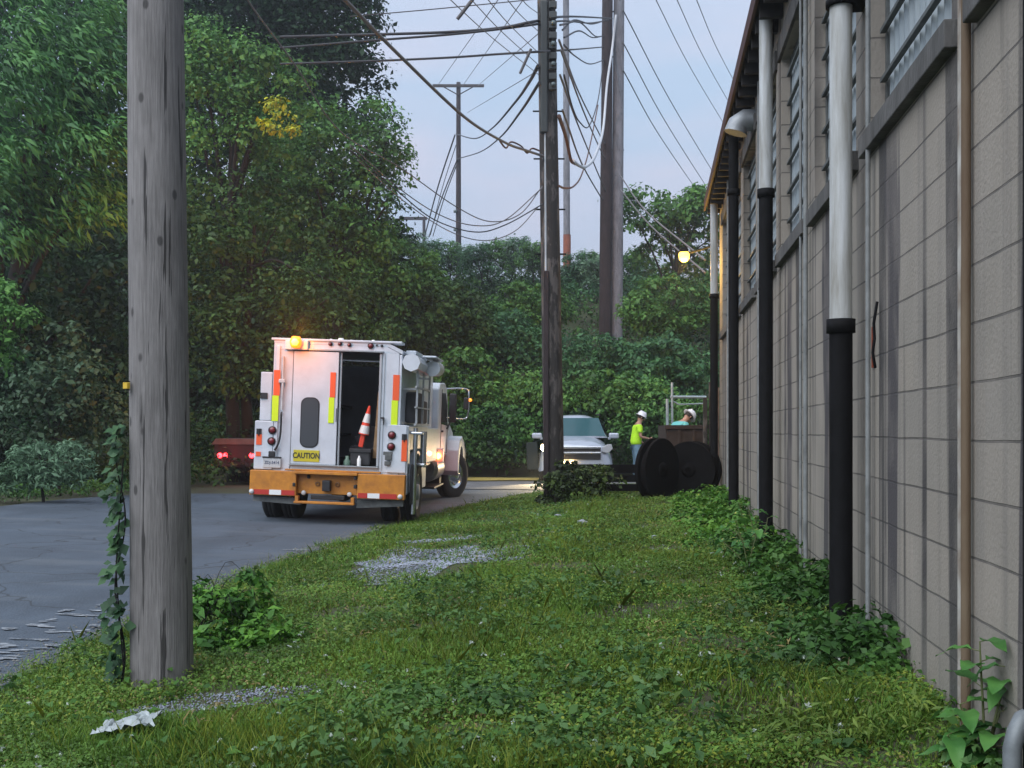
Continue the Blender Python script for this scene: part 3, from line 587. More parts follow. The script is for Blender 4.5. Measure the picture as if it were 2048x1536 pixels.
# sliding door (left half closed), opening on the right
dr = MB()
x0, x1, z0, z1 = tx(577), tx(668), .905, 2.585
wx0, wx1, wz0, wz1 = tx(597), tx(630), tz(613, 893), tz(613, 797)
N_ = 10
def capsule(x0, x1, z0, z1, n=10):
    r = (x1 - x0) / 2 * .75; P = []
    for (cx, cz, a0) in ((x1 - r, z1 - r, 0), (x0 + r, z1 - r, 90), (x0 + r, z0 + r, 180), (x1 - r, z0 + r, 270)):
        for k in range(n): a = R(a0 + 90 * k / (n - 1)); P.append((cx + r * math.cos(a), cz + r * math.sin(a)))
    return P
C_ = capsule(wx0, wx1, wz0, wz1)
door = MB().box(x0, x1, -.035, -.004, z0, z1, .008).build('sliding_door', M_white, tr)
MB().prism([(x, z) for x, z in C_], -.045, -.034, 'y').build('window', mat('smoked_pane', (.035, .042, .05), .45), door)
ci = capsule(wx0 - .018, wx1 + .018, wz0 - .018, wz1 + .018)
mb = MB(); mb.add([(x, -.040, z) for x, z in ci] + [(x, -.040, z) for x, z in C_], [(k, (k + 1) % 40, 40 + (k + 1) % 40, 40 + k) for k in range(40)]); mb.build('window_seal', M_blk, door)
MB().box(x1 - .02, x1 - .008, -.043, -.036, 1.55, 1.75, .002).build('handle', M_blk, door)
sg = MB().box(tx(583), tx(635), -.044, -.036, tz(609, 923), tz(609, 900), .002).build('caution_sign', mat('caution_yellow', (.48, .42, .02), .5), door)
# lettering from real text outlines
def text(s, size, M, m, parent, name='lettering', ext=.001, bold=.004):
    c = bpy.data.curves.new(name, 'FONT'); c.body = s; c.size = size; c.extrude = ext; c.offset = bold * size / .12 * .8; c.align_x = 'CENTER'; c.align_y = 'CENTER'
    o = bpy.data.objects.new(name, c); COL.objects.link(o)
    dg = bpy.context.evaluated_depsgraph_get(); me = bpy.data.meshes.new_from_object(o.evaluated_get(dg)); bpy.data.objects.remove(o)
    me.transform(M); o = bpy.data.objects.new(name, me); COL.objects.link(o); me.materials.clear(); me.materials.append(m); o.parent = parent; return o
def face(x, y, z, sx=1): return Matrix.Translation((x, y, z)) @ Matrix.Rotation(R(90), 4, 'X') @ Matrix.Diagonal((sx, 1, 1, 1))
text('CAUTION', .115, face(tx(609), -.046, tz(609, 911.5), .78), M_blk, sg)
# rear frame trim lines, gutters, tracks
MB().box(-.64, .72, -.05, -.003, 2.60, 2.625, .003).box(x0 - .02, .70, -.055, -.003, .885, .903, .003).build('door_track', mat('dull_metal', (.3, .33, .35), .4, .6), body)
MB().box(.665, .70, -.02, -.002, .91, 2.585, .004).box(.735, .745, -.012, -.002, .86, 2.59, .002).box(-.64, -.63, -.012, -.002, .86, 2.59).box(.072, .10, .0, .04, .91, 2.58, .004).build('jamb', mat('jamb_grey', (.34, .37, .40), .5), body)
MB().box(.71, .76, -.04, -.013, 1.62, 1.645, .004).box(.75, .762, -.05, -.013, 1.53, 1.64, .003).build('latch', M_blk, body)
hb = MB().tube(cr([(tx(556), -.03, 1.66), (tx(557), -.075, 1.63), (tx(557), -.08, 1.4), (tx(555), -.08, 1.25), (tx(550), -.07, 1.15), (tx(545), -.04, 1.10)], 6), .015, 8); hb.build('grab_handle', M_blk, body)
MB().tube([(tx(556), -.035, 2.5), (tx(557), -.05, 2.3), (tx(557), -.05, 1.7)], .018, 8).box(tx(549), tx(562), -.07, -.03, 2.1, 2.16, .01).build('side_bar', M_grime, body)
# reflective strips
for (a, b_, yt, ym, yb, yy) in ((538, 551, 740, 791, 842, -.036), (652, 663, 745, 795, 846, -.041), (777, 790, 750, 801, 851, -.006)):
    pxm = (a + b_) / 2
    MB().box(tx(a), tx(b_), yy - .004, yy + .002, tz(pxm, ym) + .001, tz(pxm, yt)).build('orange_strip', M_ored, body)
    MB().box(tx(a) - .012, tx(b_) - .012, yy - .004, yy + .002, tz(pxm, yb), tz(pxm, ym) - .001).build('lime_strip', M_lime, body)
# lower body boxes
for s, xi, xo in ((-1, .935, 1.17), (1, 1.003, 1.13)):
    lb = MB()
    a, c = sorted((s * xi, s * xo))
    lb.box(a, c, 0, .24, .80, 1.53, .012).box(a, c, .242, 1.6, 1.16, 1.53, .012).box(a, c, 1.602, 2.4, .5, 1.53, .012).box(a, c, 2.402, 4.2, .9, 1.5, .012)
    lb.box(a, c, .0, .20, .50, .798, .01)
    # wheel arch lip
    P = [(.92 + .62 * math.cos(R(q)), .52 + .62 * math.sin(R(q))) for q in range(0, 181, 12)] + [(.92 + .58 * math.cos(R(q)), .52 + .58 * math.sin(R(q))) for q in range(180, -1, -12)]
    lb.prism(P, s * xi, s * (xo + .04), 'x')
    lower = lb.build('lower_body', M_white, tr)
lb = MB().box(-.93, 1.0, .002, .04, .78, .82)
lb.build('sill_strip', M_white, body)
# rear corner faces carrying the lamps
MB().box(tx(503), tx(540), -.03, -.002, tz(520, 938), tz(520, 842), .006).build('corner_panel', M_white, lower)
MB().box(tx(770), tx(808), -.03, -.002, tz(790, 945), tz(790, 850), .006).build('corner_panel', M_white, lower)
MB().box(-1.12, -.945, .02, 3.9, 1.535, 2.26, .012).build('side_locker', M_white, tr)
lk = MB().box(tx(511), tx(525), .0, .018, tz(518, 797), tz(518, 785), .004).build('locker_latch', M_blk, tr)
def lens(name, px, py, r, m, y=-.03, parent=tr, es=0):
    M = Matrix.Translation((tx(px), y, tz(px, py))) @ Matrix.Rotation(R(90), 4, 'X')
    rm = MB().lathe([(r * 1.25, 0), (r * 1.28, .02), (r, .024)], 20, M).build(name, M_blk, parent)
    MB().lathe([(r, .012), (r * .8, .03), (r * .4, .036), (.0001, .038)], 20, M).build('lens', m, rm); return rm
for px, py in ((539, 860), (538, 882), (779, 870), (778, 893)): lens('tail_light', px, py, .048, M_red)
for px, py in ((649, 688), (668, 688), (687, 690)): lens('marker_light', px, py, .024, M_red, -.004)
lens('marker_light', 730, 692, .036, M_red, -.004)
lens('marker_light', 742, 691, .012, M_blk, -.004); lens('marker_light', 752, 692, .016, M_blk, -.004)
for px, r, h in ((606, .02, .03), (628, .022, .035), (648, .026, .045), (668, .05, .06), (689, .028, .04), (710, .028, .04), (733, .028, .05)):
    MB().lathe([(r, 0), (r, h * .6), (r * .7, h), (.0001, h * 1.05)], 14, Matrix.Translation((tx(px), .06, 2.742))).build('roof_lamp', M_wrf, tr)
for (a, b_, y0, y1) in ((507, 518, 868, 889), (507, 517, 903, 912), (799, 810, 878, 922)):
    MB().box(tx(a), tx(b_), -.038, -.031, tz(a, y1), tz(a, y0)).build('side_reflector', M_ored, lower)
for px, y0, y1 in ((512, 857, 868), (804, 868, 880)): MB().box(tx(px - 5), tx(px + 5), -.045, -.031, tz(px, y1), tz(px, y0)).tube([(tx(px), -.05, tz(px, y1 + 4)), (tx(px), -.05, tz(px, y0))], .008, 6).build('catch', M_blk, lower)
pt = MB().box(tx(522), tx(558), -.044, -.032, tz(540, 935), tz(540, 915), .003).build('licence_plate', mat('plate_paint', (.45, .48, .5), .5, var=.2, scale=20), lower)
text('ZDJ-5414', .062, face(tx(540), -.046, tz(540, 925), .9), mat('plate_ink', (.04, .06, .12), .6), pt, bold=.002)
MB().box(tx(521), tx(559), -.052, -.03, tz(540, 916), tz(540, 913), .002).box(tx(533), tx(546), -.06, -.03, tz(540, 913), tz(540, 902), .01).build('plate_lamp', M_blk, lower)
MB().box(tx(763), tx(781), -.05, -.032, tz(772, 910), tz(772, 903), .004).box(tx(767), tx(780), -.07, -.032, tz(772, 920), tz(772, 909), .01).box(tx(766), tx(778), -.06, -.032, tz(772, 931), tz(772, 922), .01).build('trailer_socket', mat('socket_grey', (.1, .11, .11), .7, var=.5, scale=20), lower)
# amber beacon
bc = MB().box(tx(560), tx(606), -.09, .0, 2.60, 2.74, .01).build('beacon_bracket', M_white, tr)
MB().lathe([(.001, -.09), (.06, -.085), (.085, -.03), (.088, .03), (.06, .085), (.001, .09)], 24, Matrix.Translation((tx(584), -.16, tz(584, 686)))).build('amber_beacon', mat('amber_glow', (1, .4, .05), .3, emit=(1, .16, .005), es=.95), tr)
MB().lathe([(.001, -.06), (.045, -.045), (.062, 0), (.045, .045), (.001, .06)], 20, Matrix.Translation((tx(584), -.205, tz(584, 686)))).build('beacon_bulb', mat('bulb_glow', (1, .8, .3), .3, emit=(1, .36, .03), es=3.2), tr)
lt = bpy.data.lights.new('beacon_light', 'SPOT'); lt.spot_size = R(125); lt.spot_blend = 1; lt.energy = 1700; lt.color = (1, .34, .03); lt.shadow_soft_size = .08
lo = bpy.data.objects.new('beacon_light', lt); COL.objects.link(lo); lo.parent = tr; lo.location = (tx(584), .12, 2.93); lo.rotation_euler = (R(98), 0, R(8))
l2 = bpy.data.lights.new('beacon_light', 'POINT'); l2.energy = 13; l2.color = (1, .24, .015); l2.shadow_soft_size = .1
lo = bpy.data.objects.new('beacon_light', l2); COL.objects.link(lo); lo.parent = tr; lo.location = (tx(584), -.62, tz(584, 680))
# amber bumper with recessed step
bm_ = MB()
zl0, zl1 = .43, .795
bm_.box(tx(501), tx(594), -.16, .0, zl0, zl1, .008).box(tx(716), tx(810), -.16, .0, zl0, zl1, .008)
bm_.box(tx(594) + .002, tx(716) - .002, -.05, .0, zl0 + .04, zl1, .004).box(tx(590), tx(716), -.2, -.052, zl1 - .03, zl1 + .01, .006)
bm_.box(tx(570), tx(760), -.14, -.03, zl1 + .012, zl1 + .035, .004)
bm_.box(tx(592), tx(712), -.22, -.1, .33, .365, .008).box(tx(594), tx(600), -.2, -.1, .366, .44).box(tx(705), tx(711), -.2, -.1, .366, .44)
bump_ = bm_.build('bumper', M_yel, tr)
st = MB()
def band(a, b_, m, nm='reflective_tape'): MB().box(tx(a) + .001, tx(b_) - .001, -.168, -.162, zl0 + .012, zl0 + .085).build(nm, m, bump_)
for a, b_, m in ((510, 541, M_rrf), (541, 565, M_wrf), (565, 592, M_rrf), (718, 737, M_rrf), (737, 761, M_wrf), (761, 795, M_rrf)): band(a, b_, m)
for px in (506, 607, 699, 802): MB().lathe([(.036, 0), (.036, .02), (.02, .03), (.0001, .032)], 16, Matrix.Translation((tx(px), -.16 if px in (506, 802) else -.06, zl0 + .05)) @ Matrix.Rotation(R(90), 4, 'X')).build('round_reflector', mat('clear_lens', (.5, .5, .5), .25, coat=.4), bump_)
MB().box(tx(646), tx(662), -.17, -.051, .52, .68, .01).box(tx(622), tx(690), -.10, -.051, .39, .46, .01).build('tow_hitch', M_blk, bump_)
for px in (634, 674): MB().lathe([(.02, 0), (.036, .0), (.036, .02), (.02, .02)], 16, Matrix.Translation((tx(px), -.052, .62)) @ Matrix.Rotation(R(90), 4, 'X')).build('tow_ring', mat('worn_amber', (.22, .10, .03), .6), bump_)
for px, z in ((616, .72), (590, .60), (712, .60), (712, .73)): MB().box(tx(px) - .022, tx(px) + .022, -.175 if px in (590, 712) else -.09, -.045, z - .025, z + .03, .01).build('bumper_lamp', M_blk, bump_)
# lower skirts and chassis
MB().prism([(tx(505), .42), (tx(590), .40), (tx(600), .30), (tx(505), .33)], -.05, .02, 'y').build('rear_skirt', mat('skirt_grey', (.14, .15, .15), .8, var=.5, scale=8), tr)
MB().prism([(tx(715), .40), (tx(806), .42), (tx(806), .33), (tx(712), .28)], -.05, .02, 'y').build('rear_skirt', mat('skirt_grey', (.14, .15, .15), .8, var=.5, scale=8), tr)
MB().box(-.45, -.33, .05, 7.6, .50, .74).box(.33, .45, .05, 7.6, .50, .74).box(-.33, .33, .3, .4, .5, .7).box(-.33, .33, 3.0, 3.1, .5, .7).tube([(-.95, .92, .5), (.95, .92, .5)], .07, 12).lathe([(.001, -.2), (.17, -.16), (.2, 0), (.17, .16), (.001, .2)], 16, Matrix.Translation((0, .92, .5)) @ Matrix.Rotation(R(90), 4, 'X')).box(-.9, -.5, 2.4, 3.8, .45, .9, .05).build('chassis', M_blk, tr)
def wheel(x, y, z, r, wd, parent, steer=0, chrome=True, name='wheel'):
    M = Matrix.Translation((x, y, z)) @ Matrix.Rotation(steer, 4, 'Z') @ Matrix.Rotation(R(90), 4, 'Y')
    h = wd / 2
    t = MB().lathe([(r * .56, -h * .8), (r * .72, -h), (r * .93, -h * .92), (r, -h * .7), (r, -h * .28), (r * .975, -h * .26), (r * .975, -h * .2), (r, -h * .18), (r, h * .18), (r * .975, h * .2), (r * .975, h * .26), (r, h * .28), (r, h * .7), (r * .93, h * .92), (r * .72, h), (r * .56, h * .8)], 40, M).build(name, M_tyre, parent)
    s = 1 if x > 0 else -1
    rim = MB().lathe([(r * .57, s * h * .78), (r * .53, s * h * .86), (r * .50, s * h * .5), (r * .44, s * h * .42), (r * .25, s * h * .62), (r * .22, s * h * 1.0), (r * .12, s * h * 1.08), (.001, s * h * 1.1)], 32, M)
    for k in range(8):
        a = k * math.pi / 4; rim.lathe([(.018, s * h * .4), (.018, s * h * .75), (.001, s * h * .8)], 8, M @ Matrix.Translation((r * .36 * math.cos(a), r * .36 * math.sin(a), 0)))
    rim.build('rim', M_chr if chrome else M_grime, t)
    return t
for x in (-1.06, -.76, .78, 1.08): wheel(x, .92, .5, .5, .25, tr, chrome=False)
# side furniture on the right
MB().tube([(1.21, .2, .2), (1.21, .2, 1.5)], .035, 12).tube([(1.3, .5, .9), (1.3, .5, 1.45)], .05, 12).box(1.14, 1.32, .15, .6, 1.40, 1.44, .01).box(1.14, 1.34, .4, .9, .92, .96, .01).build('steel_side_bars', M_chr, tr)
MB().box(1.16, 1.20, .1, .5, .35, .95, .01).build('hanging_flap', M_blk, tr)
rk = MB()
for y in (.25, 1.0, 1.85): rk.box(1.19, 1.22, y, y + .03, 1.532, 2.42)
rk.box(1.19, 1.22, .1, 1.9, 1.535, 1.565).box(1.19, 1.22, .1, 1.9, 2.10, 2.13).box(1.0, 1.22, .25, .28, 2.07, 2.10).box(1.0, 1.22, 1.85, 1.88, 2.3, 2.33).box(1.19, 1.22, .1, 1.9, 1.80, 1.82)
rk.build('side_rack', M_grime, tr)
MB().box(1.003, 1.17, .5, 1.5, 1.57, 2.05, .03).box(1.003, 1.12, 1.6, 2.4, 1.57, 1.95, .03).build('rack_cargo', mat('dark_canvas', (.06, .06, .065), .9, var=.5, scale=6), tr)
MB().tube([(1.14, -.05, 2.47), (1.14, 1.6, 2.47)], .135, 8, smooth=False).tube([(1.34, 1.0, 2.44), (1.28, 2.3, 2.50)], .12, 16).box(1.02, 1.18, .2, 1.6, 2.60, 2.66, .01).box(1.2, 1.42, .8, 1.9, 2.60, 2.63, .01).build('roof_side_tube', M_white, tr)
# cab
cabp = [(4.45, .95), (4.45, 2.25), (4.6, 2.36), (5.55, 2.40), (5.9, 2.30), (6.4, 1.66), (6.4, .95)]
cab = MB().prism(cabp, -1.10, 1.10, 'x', .03).build('cab', M_white, tr)
MB().prism([(4.95, 1.58), (4.95, 2.18), (5.6, 2.2), (6.0, 1.95), (6.1, 1.55)], 1.096, 1.106, 'x').build('side_window', M_glass, cab)
MB().prism([(4.95, 1.58), (4.95, 2.18), (5.6, 2.2), (6.0, 1.95), (6.1, 1.55)], -1.106, -1.096, 'x').build('side_window', M_glass, cab)
MB().box(1.101, 1.11, 4.9, 4.91, 1.0, 2.25).box(1.101, 1.11, 6.15, 6.16, 1.0, 1.6).box(1.101, 1.11, 4.9, 6.16, 1.0, 1.01).box(1.102, 1.14, 5.0, 5.12, 1.42, 1.46, .01).build('door_seam', M_blk, cab)
hd = MB().prism([(6.402, .95), (6.402, 1.72), (7.0, 1.64), (7.9, 1.44), (8.12, 1.25), (8.15, .6), (7.9, .6), (7.7, .95)], -1.06, 1.06, 'x', .04)
hood = hd.build('hood', M_white, tr)
for s in (-1, 1):
    mb = MB(); P = []
    for q in range(-12, 181, 12): P.append((7.15 + .66 * math.cos(R(q)), .60 + .66 * math.sin(R(q))))
    outer = [(6.42, .62), (6.47, 1.05), (6.65, 1.26), (7.25, 1.34), (7.8, 1.2), (8.05, .95), (8.1, .5)]
    inner = [(7.15 + .60 * math.cos(R(q)), .52 + .60 * math.sin(R(q))) for q in range(0, 181, 12)]
    mb.prism(outer + inner, s * .80, s * 1.33, 'x', .015)
    mb.build('fender', M_white, hood)
MB().prism([(8.02, .95), (8.08, 1.08), (8.13, .8), (8.1, .5)], 1.332, 1.345, 'x').box(1.15, 1.33, 8.0, 8.06, .35, .62, .01).build('fender_flap', M_blk, hood)
text('M2', .12, Matrix.Translation((1.067, 6.75, 1.50)) @ Matrix.Rotation(R(90), 4, 'Z') @ Matrix.Rotation(R(90), 4, 'X'), M_blk, hood)
wheel(1.13, 7.15, .5, .5, .28, tr, steer=R(-27)); wheel(-1.13, 7.15, .5, .5, .28, tr, steer=R(-27))
MB().tube([(.84, 4.6, .72), (.84, 5.9, .72)], .27, 24).tube([(.84, 4.55, .72), (.84, 4.6, .72)], [.2, .27], 24).build('fuel_tank', mat('tank_metal', (.35, .34, .34), .4, .8, var=.3, scale=8), tr)
MB().box(.6, 1.06, 4.5, 6.2, .34, .38, .01).box(.6, 1.0, 5.95, 6.3, .3, .9, .01).build('cab_step', M_blk, tr)
mk = MB().lathe([(.05, 0), (.055, .02), (.001, .05)], 16, Matrix.Translation((1.13, 4.28, .98)) @ Matrix.Rotation(R(90), 4, 'X')).build('side_marker', mat('marker_glow', (1, .25, .08), .3, emit=(1, .22, .05), es=11), tr)
MB().box(.98, 1.22, 4.30, 4.5, .86, 1.12, .01).build('marker_panel', M_white, tr)
l3 = bpy.data.lights.new('marker_light', 'POINT'); l3.energy = 4; l3.color = (1, .12, .06); l3.shadow_soft_size = .05
lo = bpy.data.objects.new('marker_light', l3); COL.objects.link(lo); lo.parent = tr; lo.location = (1.4, 5.2, 1.0)
# mirrors on a tubular frame
mr = MB().tube(cr([(1.08, 6.0, 2.30), (1.3, 6.35, 2.33), (1.47, 6.45, 2.31), (1.50, 6.45, 2.2), (1.50, 6.45, 1.85), (1.46, 6.45, 1.72), (1.3, 6.35, 1.70), (1.08, 6.2, 1.72)], 5), .018, 10).build('mirror_bracket', M_chr, tr)
MB().box(1.12, 1.27, 6.22, 6.28, 1.62, 2.22, .03).box(1.40, 1.49, 6.38, 6.44, 1.9, 2.15, .02).tube([(1.15, 6.22, 1.62), (1.12, 6.0, 1.5), (1.0, 5.9, 1.48)], .02, 8).build('mirror', M_blk, mr)
MB().lathe([(.03, 0), (.035, .02), (.001, .04)], 12, Matrix.Translation((1.54, 6.42, 2.1)) @ Matrix.Rotation(R(90), 4, 'X')).build('amber_marker', mat('amber_dim', (.8, .25, .04), .3, emit=(1, .3, .03), es=.8), mr)
# things lying in the truck
M_cone = mat('cone_orange', (.75, .06, .025), .5)
def trw(x, y, z): return (x, y, z)
TM = Matrix.Translation(tr.location) @ tr.rotation_euler.to_matrix().to_4x4()
cn = empty('traffic_cone'); cn.matrix_world = TM @ Matrix.Translation((tx(711), .24, 1.165)) @ Matrix.Rotation(R(10), 4, 'Y') @ Matrix.Scale(.76, 4); tag(cn, 'tall orange traffic cone with white collars in the open truck doorway', 'traffic cone')
o = MB().box(-.15, .15, -.13, .13, 0, .25, .02).box(-.165, .165, -.145, .145, .2, .255, .006).build('tool_crate', mat('dark_crate', (.03, .032, .036), .8, var=.4, scale=8)); o.matrix_world = TM @ Matrix.Translation((tx(713), .24, .905)); tag(o, 'dark plastic crate under the traffic cone inside the truck doorway', 'crate')
MB().tube([(0, 0, .28), (0, 0, .60), (0, 0, .82), (0, 0, .86)], [.105, .065, .03, .022], 20).box(-.055, .04, -.03, .03, .02, .28, .015).build('cone_body', M_cone, cn)
MB().lathe([(.1035, .30), (.084, .46)], 20).lathe([(.078, .52), (.050, .70)], 20).build('collar', M_wrf, cn)
o = MB().box(-.03, .03, -.012, .012, 0, 1.0, .004).build('plank', mat('tan_plank', (.32, .2, .1), .8, var=.4, scale=8)); o.matrix_world = TM @ Matrix.Translation((.585, .3, 1.02)) @ Matrix.Rotation(R(3), 4, 'Y'); tag(o, 'narrow tan plank standing behind the cone inside the truck', 'plank')
o = MB().lathe([(.03, 0), (.032, .1), (.015, .13), (.012, .15), (.001, .152)], 16).build('bottle', M_wrf); o.matrix_world = TM @ Matrix.Translation((tx(713), .05, .905)); tag(o, 'small white bottle on the truck floor beneath the cone', 'bottle')
o = MB().lathe([(.05, 0), (.055, .06), (.03, .1), (.03, .14), (.001, .145)], 16).build('jar', mat('green_jar', (.12, .2, .15), .4)); o.matrix_world = TM @ Matrix.Translation((tx(687), .12, .905)); tag(o, 'pale green jar on the truck floor left of the white bottle', 'jar')
o = MB().box(-.14, .14, -.1, .1, 0, .3, .05).lathe([(.05, .3), (.09, .42), (.001, .46)], 16).build('tool_bag', mat('tool_bag_cloth', (.05, .05, .06), .9, var=.4, scale=12, bump=.4)); o.matrix_world = TM @ Matrix.Translation((.28, .7, .905)); tag(o, 'dark lumpy tool bag in the middle of the truck floor', 'bag')

# ---------------------------------------------------------------- flatbed
fb = empty('flatbed_truck', (-6.25, 27.2, float(H(-6.25, 27.2)) + .04), (0, 0, R(-4))); tag(fb, 'dark flatbed with lit red tail lights parked left of the service truck', 'truck')
M_bedr = mat('dark_red_steel', (.016, .006, .007), .7, var=.4, scale=8)
gz_ = fb.location.z
def fz(py): return EYE - (py - 860) / F * 27.2 - gz_
MB().prism([(-1.22, fz(889)), (-1.1, fz(877)), (1.1, fz(879)), (1.22, fz(889))], 0, 6, 'y').build('deck', mat('weathered_deck', (.10, .075, .07), .8, var=.4, scale=6), fb)
MB().box(-1.15, 1.15, .02, .12, fz(937), fz(889) - .003, .01).box(-.5, -.35, .1, 9, fz(945), fz(905)).box(.35, .5, .1, 9, fz(945), fz(905)).box(-1.1, 1.1, -.03, 0, .42, .50, .01).box(-.8, -.72, -.02, .1, .42, .75).box(.72, .8, -.02, .1, .42, .75).build('rear_frame', M_bedr, fb)
MB().box(-1.05, 1.05, 6.6, 8.3, .7, 1.9, .12).build('cab', mat('dark_cab', (.03, .035, .04), .4, var=.2), fb)
gl = mat('tail_glow', (1, .06, .06), .3, emit=(1, .03, .04), es=5)
for px in (438, 450, 503, 600): MB().lathe([(.06, 0), (.065, .015), (.001, .04)], 16, Matrix.Translation(((px - 1024) / F * 27.2 + 6.25, .015, fz(911))) @ Matrix.Rotation(R(90), 4, 'X')).build('tail_light', gl, fb)
for x in (-.76, .02, .9):
    q = bpy.data.lights.new('tail_glow_light', 'POINT'); q.energy = 3; q.color = (1, .04, .06); q.shadow_soft_size = .08
    qo = bpy.data.objects.new('tail_glow_light', q); COL.objects.link(qo); qo.parent = fb; qo.location = (x, -.3, fz(908))
for x in (-.95, -.65, .65, .95): wheel(x, 1.6, .45, .45, .24, fb, chrome=False)
for x in (-.9, .9): wheel(x, 7.4, .45, .45, .24, fb, chrome=False)

# ---------------------------------------------------------------- SUV
su = empty('suv', ((1153 - 1024) / F * 28.3, 28.3, float(H(1.66, 28.3)) + .05), (0, 0, R(-2))); tag(su, 'silver white sport utility vehicle facing the camera with one glowing lamp', 'car')
M_suv = mat('silver_white_paint', (.36, .40, .47), .28, .15, coat=.6)
def loft(st, m, name, parent, n=9, e=3.2):
    """stations (y, hw, z0, z1, hwtop)"""
    rows = []
    for (y, hw, z0, z1, ht) in st:
        row = []
        for k in range(n * 2):
            a = math.pi * (k / (n * 2 - 1)); c = math.cos(a); s_ = math.sin(a)
            X = math.copysign(abs(c) ** (2 / e), c); Zt = abs(s_) ** (2 / e)
            hwz = hw + (ht - hw) * Zt; row.append((X * hwz, y, z0 + (z1 - z0) * Zt))
        rows.append(row)
    mb = MB(); K = n * 2; vs = [v for r_ in rows for v in r_]
    mb.add(vs, [(i * K + k, i * K + k + 1, (i + 1) * K + k + 1, (i + 1) * K + k) for i in range(len(rows) - 1) for k in range(K - 1)], True)
    mb.add(rows[0], [tuple(range(K))]); mb.add(rows[-1], [tuple(range(K))[::-1]])
    return mb.build(name, m, parent, recalc=True)
sb = loft([(-.02, .70, .42, .92, .62), (.04, .88, .30, 1.02, .78), (.25, .96, .28, 1.09, .86), (1.0, 1.0, .28, 1.18, .92), (1.3, 1.0, .28, 1.22, .92), (3.0, 1.0, .28, 1.22, .92), (4.6, .98, .3, 1.18, .9), (4.85, .9, .4, 1.1, .8)], M_suv, 'body', su)
gh = loft([(1.15, .86, 1.15, 1.19, .84), (1.9, .86, 1.15, 1.72, .66), (2.2, .86, 1.15, 1.78, .66), (4.3, .86, 1.15, 1.76, .64), (4.75, .82, 1.12, 1.2, .78)], M_suv, 'roof', su)
ws = MB().add([(-.80, 1.16, 1.20), (.80, 1.16, 1.20), (.64, 1.83, 1.69), (-.64, 1.83, 1.69)], [(0, 1, 2, 3)]); ws.build('windscreen', mat('teal_glass', (.02, .075, .085), .1, spec=.7), gh)
for s in (-1, 1): MB().add([(s * .875, 1.6, 1.24), (s * .875, 4.3, 1.24), (s * .72, 4.1, 1.66), (s * .72, 2.1, 1.66)], [(0, 1, 2, 3)]).build('side_window', M_glass, gh)
MB().tube([(-.68, 2.2, 1.78), (-.68, 4.0, 1.80)], .025, 8).tube([(.68, 2.2, 1.78), (.68, 4.0, 1.80)], .025, 8).build('roof_rail', M_blk, gh)
gr = MB().box(-.62, .62, -.05, -.01, .60, .93, .01).box(-.55, .55, -.03, .0, .38, .48, .01).build('grille', M_blk, sb)
for z in (.88, .74): MB().box(-.63, .63, -.09, -.045, z, z + .055, .01).build('grille_bar', M_chr, gr)
for s in (-1, 1):
    hl = MB().prism([(s * .65, .79), (s * .66, .92), (s * .80, .99), (s * .90, .99), (s * .93, .88), (s * .82, .77)], -.035, .12, 'y', .01).build('headlight', mat('lamp_glass', (.35, .37, .4), .15, coat=.5) if s > 0 else mat('lit_lamp', (1, .8, .5), .2, emit=(1, .72, .38), es=9), sb)
    MB().box(s * .9, s * 1.17, 1.3, 1.38, 1.13, 1.28, .04).box(s * .88, s * .95, 1.33, 1.4, 1.1, 1.16, .01).build('wing_mirror', M_suv, su)
    for y in (1.05, 3.9): wheel(s * .86, y, .37, .37, .24, su)
for x in (-.20, -.10, .02): MB().lathe([(.05, 0), (.05, .02), (.001, .035)], 14, Matrix.Translation((x - .13, -.09, .51 + .02 * (x > 0))) @ Matrix.Rotation(R(90), 4, 'X')).build('grille_reflection', mat('reflection_glow', (1, .8, .5), .2, emit=(1, .68, .32), es=12), sb)  # glowing discs stand in for lamp light reflected off the grille
MB().prism([(.0, .3), (.85, .3), (.95, 1.02), (.1, 1.04)], -.03, .03, 'y', .01, ).build('door', mat('door_inner', (.012, .02, .02), .8), su).matrix_local = Matrix.Translation((-1.0, 1.3, 0)) @ Matrix.Rotation(R(180 + 15), 4, 'Z') @ Matrix.Diagonal((.35, 1, 1, 1))
for x, e_ in ((-.78, 30), (-.25, 10)):
    q = bpy.data.lights.new('headlight_beam', 'SPOT'); q.energy = e_ * 8; q.color = (1, .78, .45); q.spot_size = R(80); q.spot_blend = .8; q.shadow_soft_size = .06
    qo = bpy.data.objects.new('headlight_beam', q); COL.objects.link(qo); qo.parent = su; qo.location = (x, -.2, .75); qo.rotation_euler = (R(58), 0, R(170))

# ---------------------------------------------------------------- reels, fence, bin, pipe frame
M_reel = mat('black_reel_wood', (.006, .0055, .006), .95, var=.4, scale=6, bump=.3, spec=.1)
def reel(cx, cy, r, wd, az, label):
    o = empty('cable_reel', (cx, cy, float(H(cx, cy)) + r - .03), (0, 0, az)); tag(o, label, 'cable reel', 'black cable reels by the building corner')
    for s in (-1, 1):
        M = Matrix.Translation((0, s * wd / 2, 0)) @ Matrix.Rotation(R(90), 4, 'X')
        MB().lathe([(.04, -.03), (r - .01, -.03), (r, -.02), (r, .02), (r - .01, .03), (.04, .03)], 48, M, smooth=False).lathe([(.04, -.045), (.13, -.045), (.13, .045), (.04, .045)], 20, M).build('flange', M_reel, o)
    MB().tube([(0, -wd / 2 + .03, 0), (0, wd / 2 - .03, 0)], r * .55, 32).build('drum', M_reel, o)
    MB().tube([(-.1, -wd / 2 + .05, 0), (-.1, wd / 2 - .05, 0)], r * .7, 24).build('wound_cable', M_reel, o)
    return o
reel(2.51, 19.0, .55, .16, R(50), 'larger upright black cable reel standing in front of the rusty bin')
reel(3.17, 19.35, .50, .24, R(-34), 'smaller black cable reel tight against the building corner')
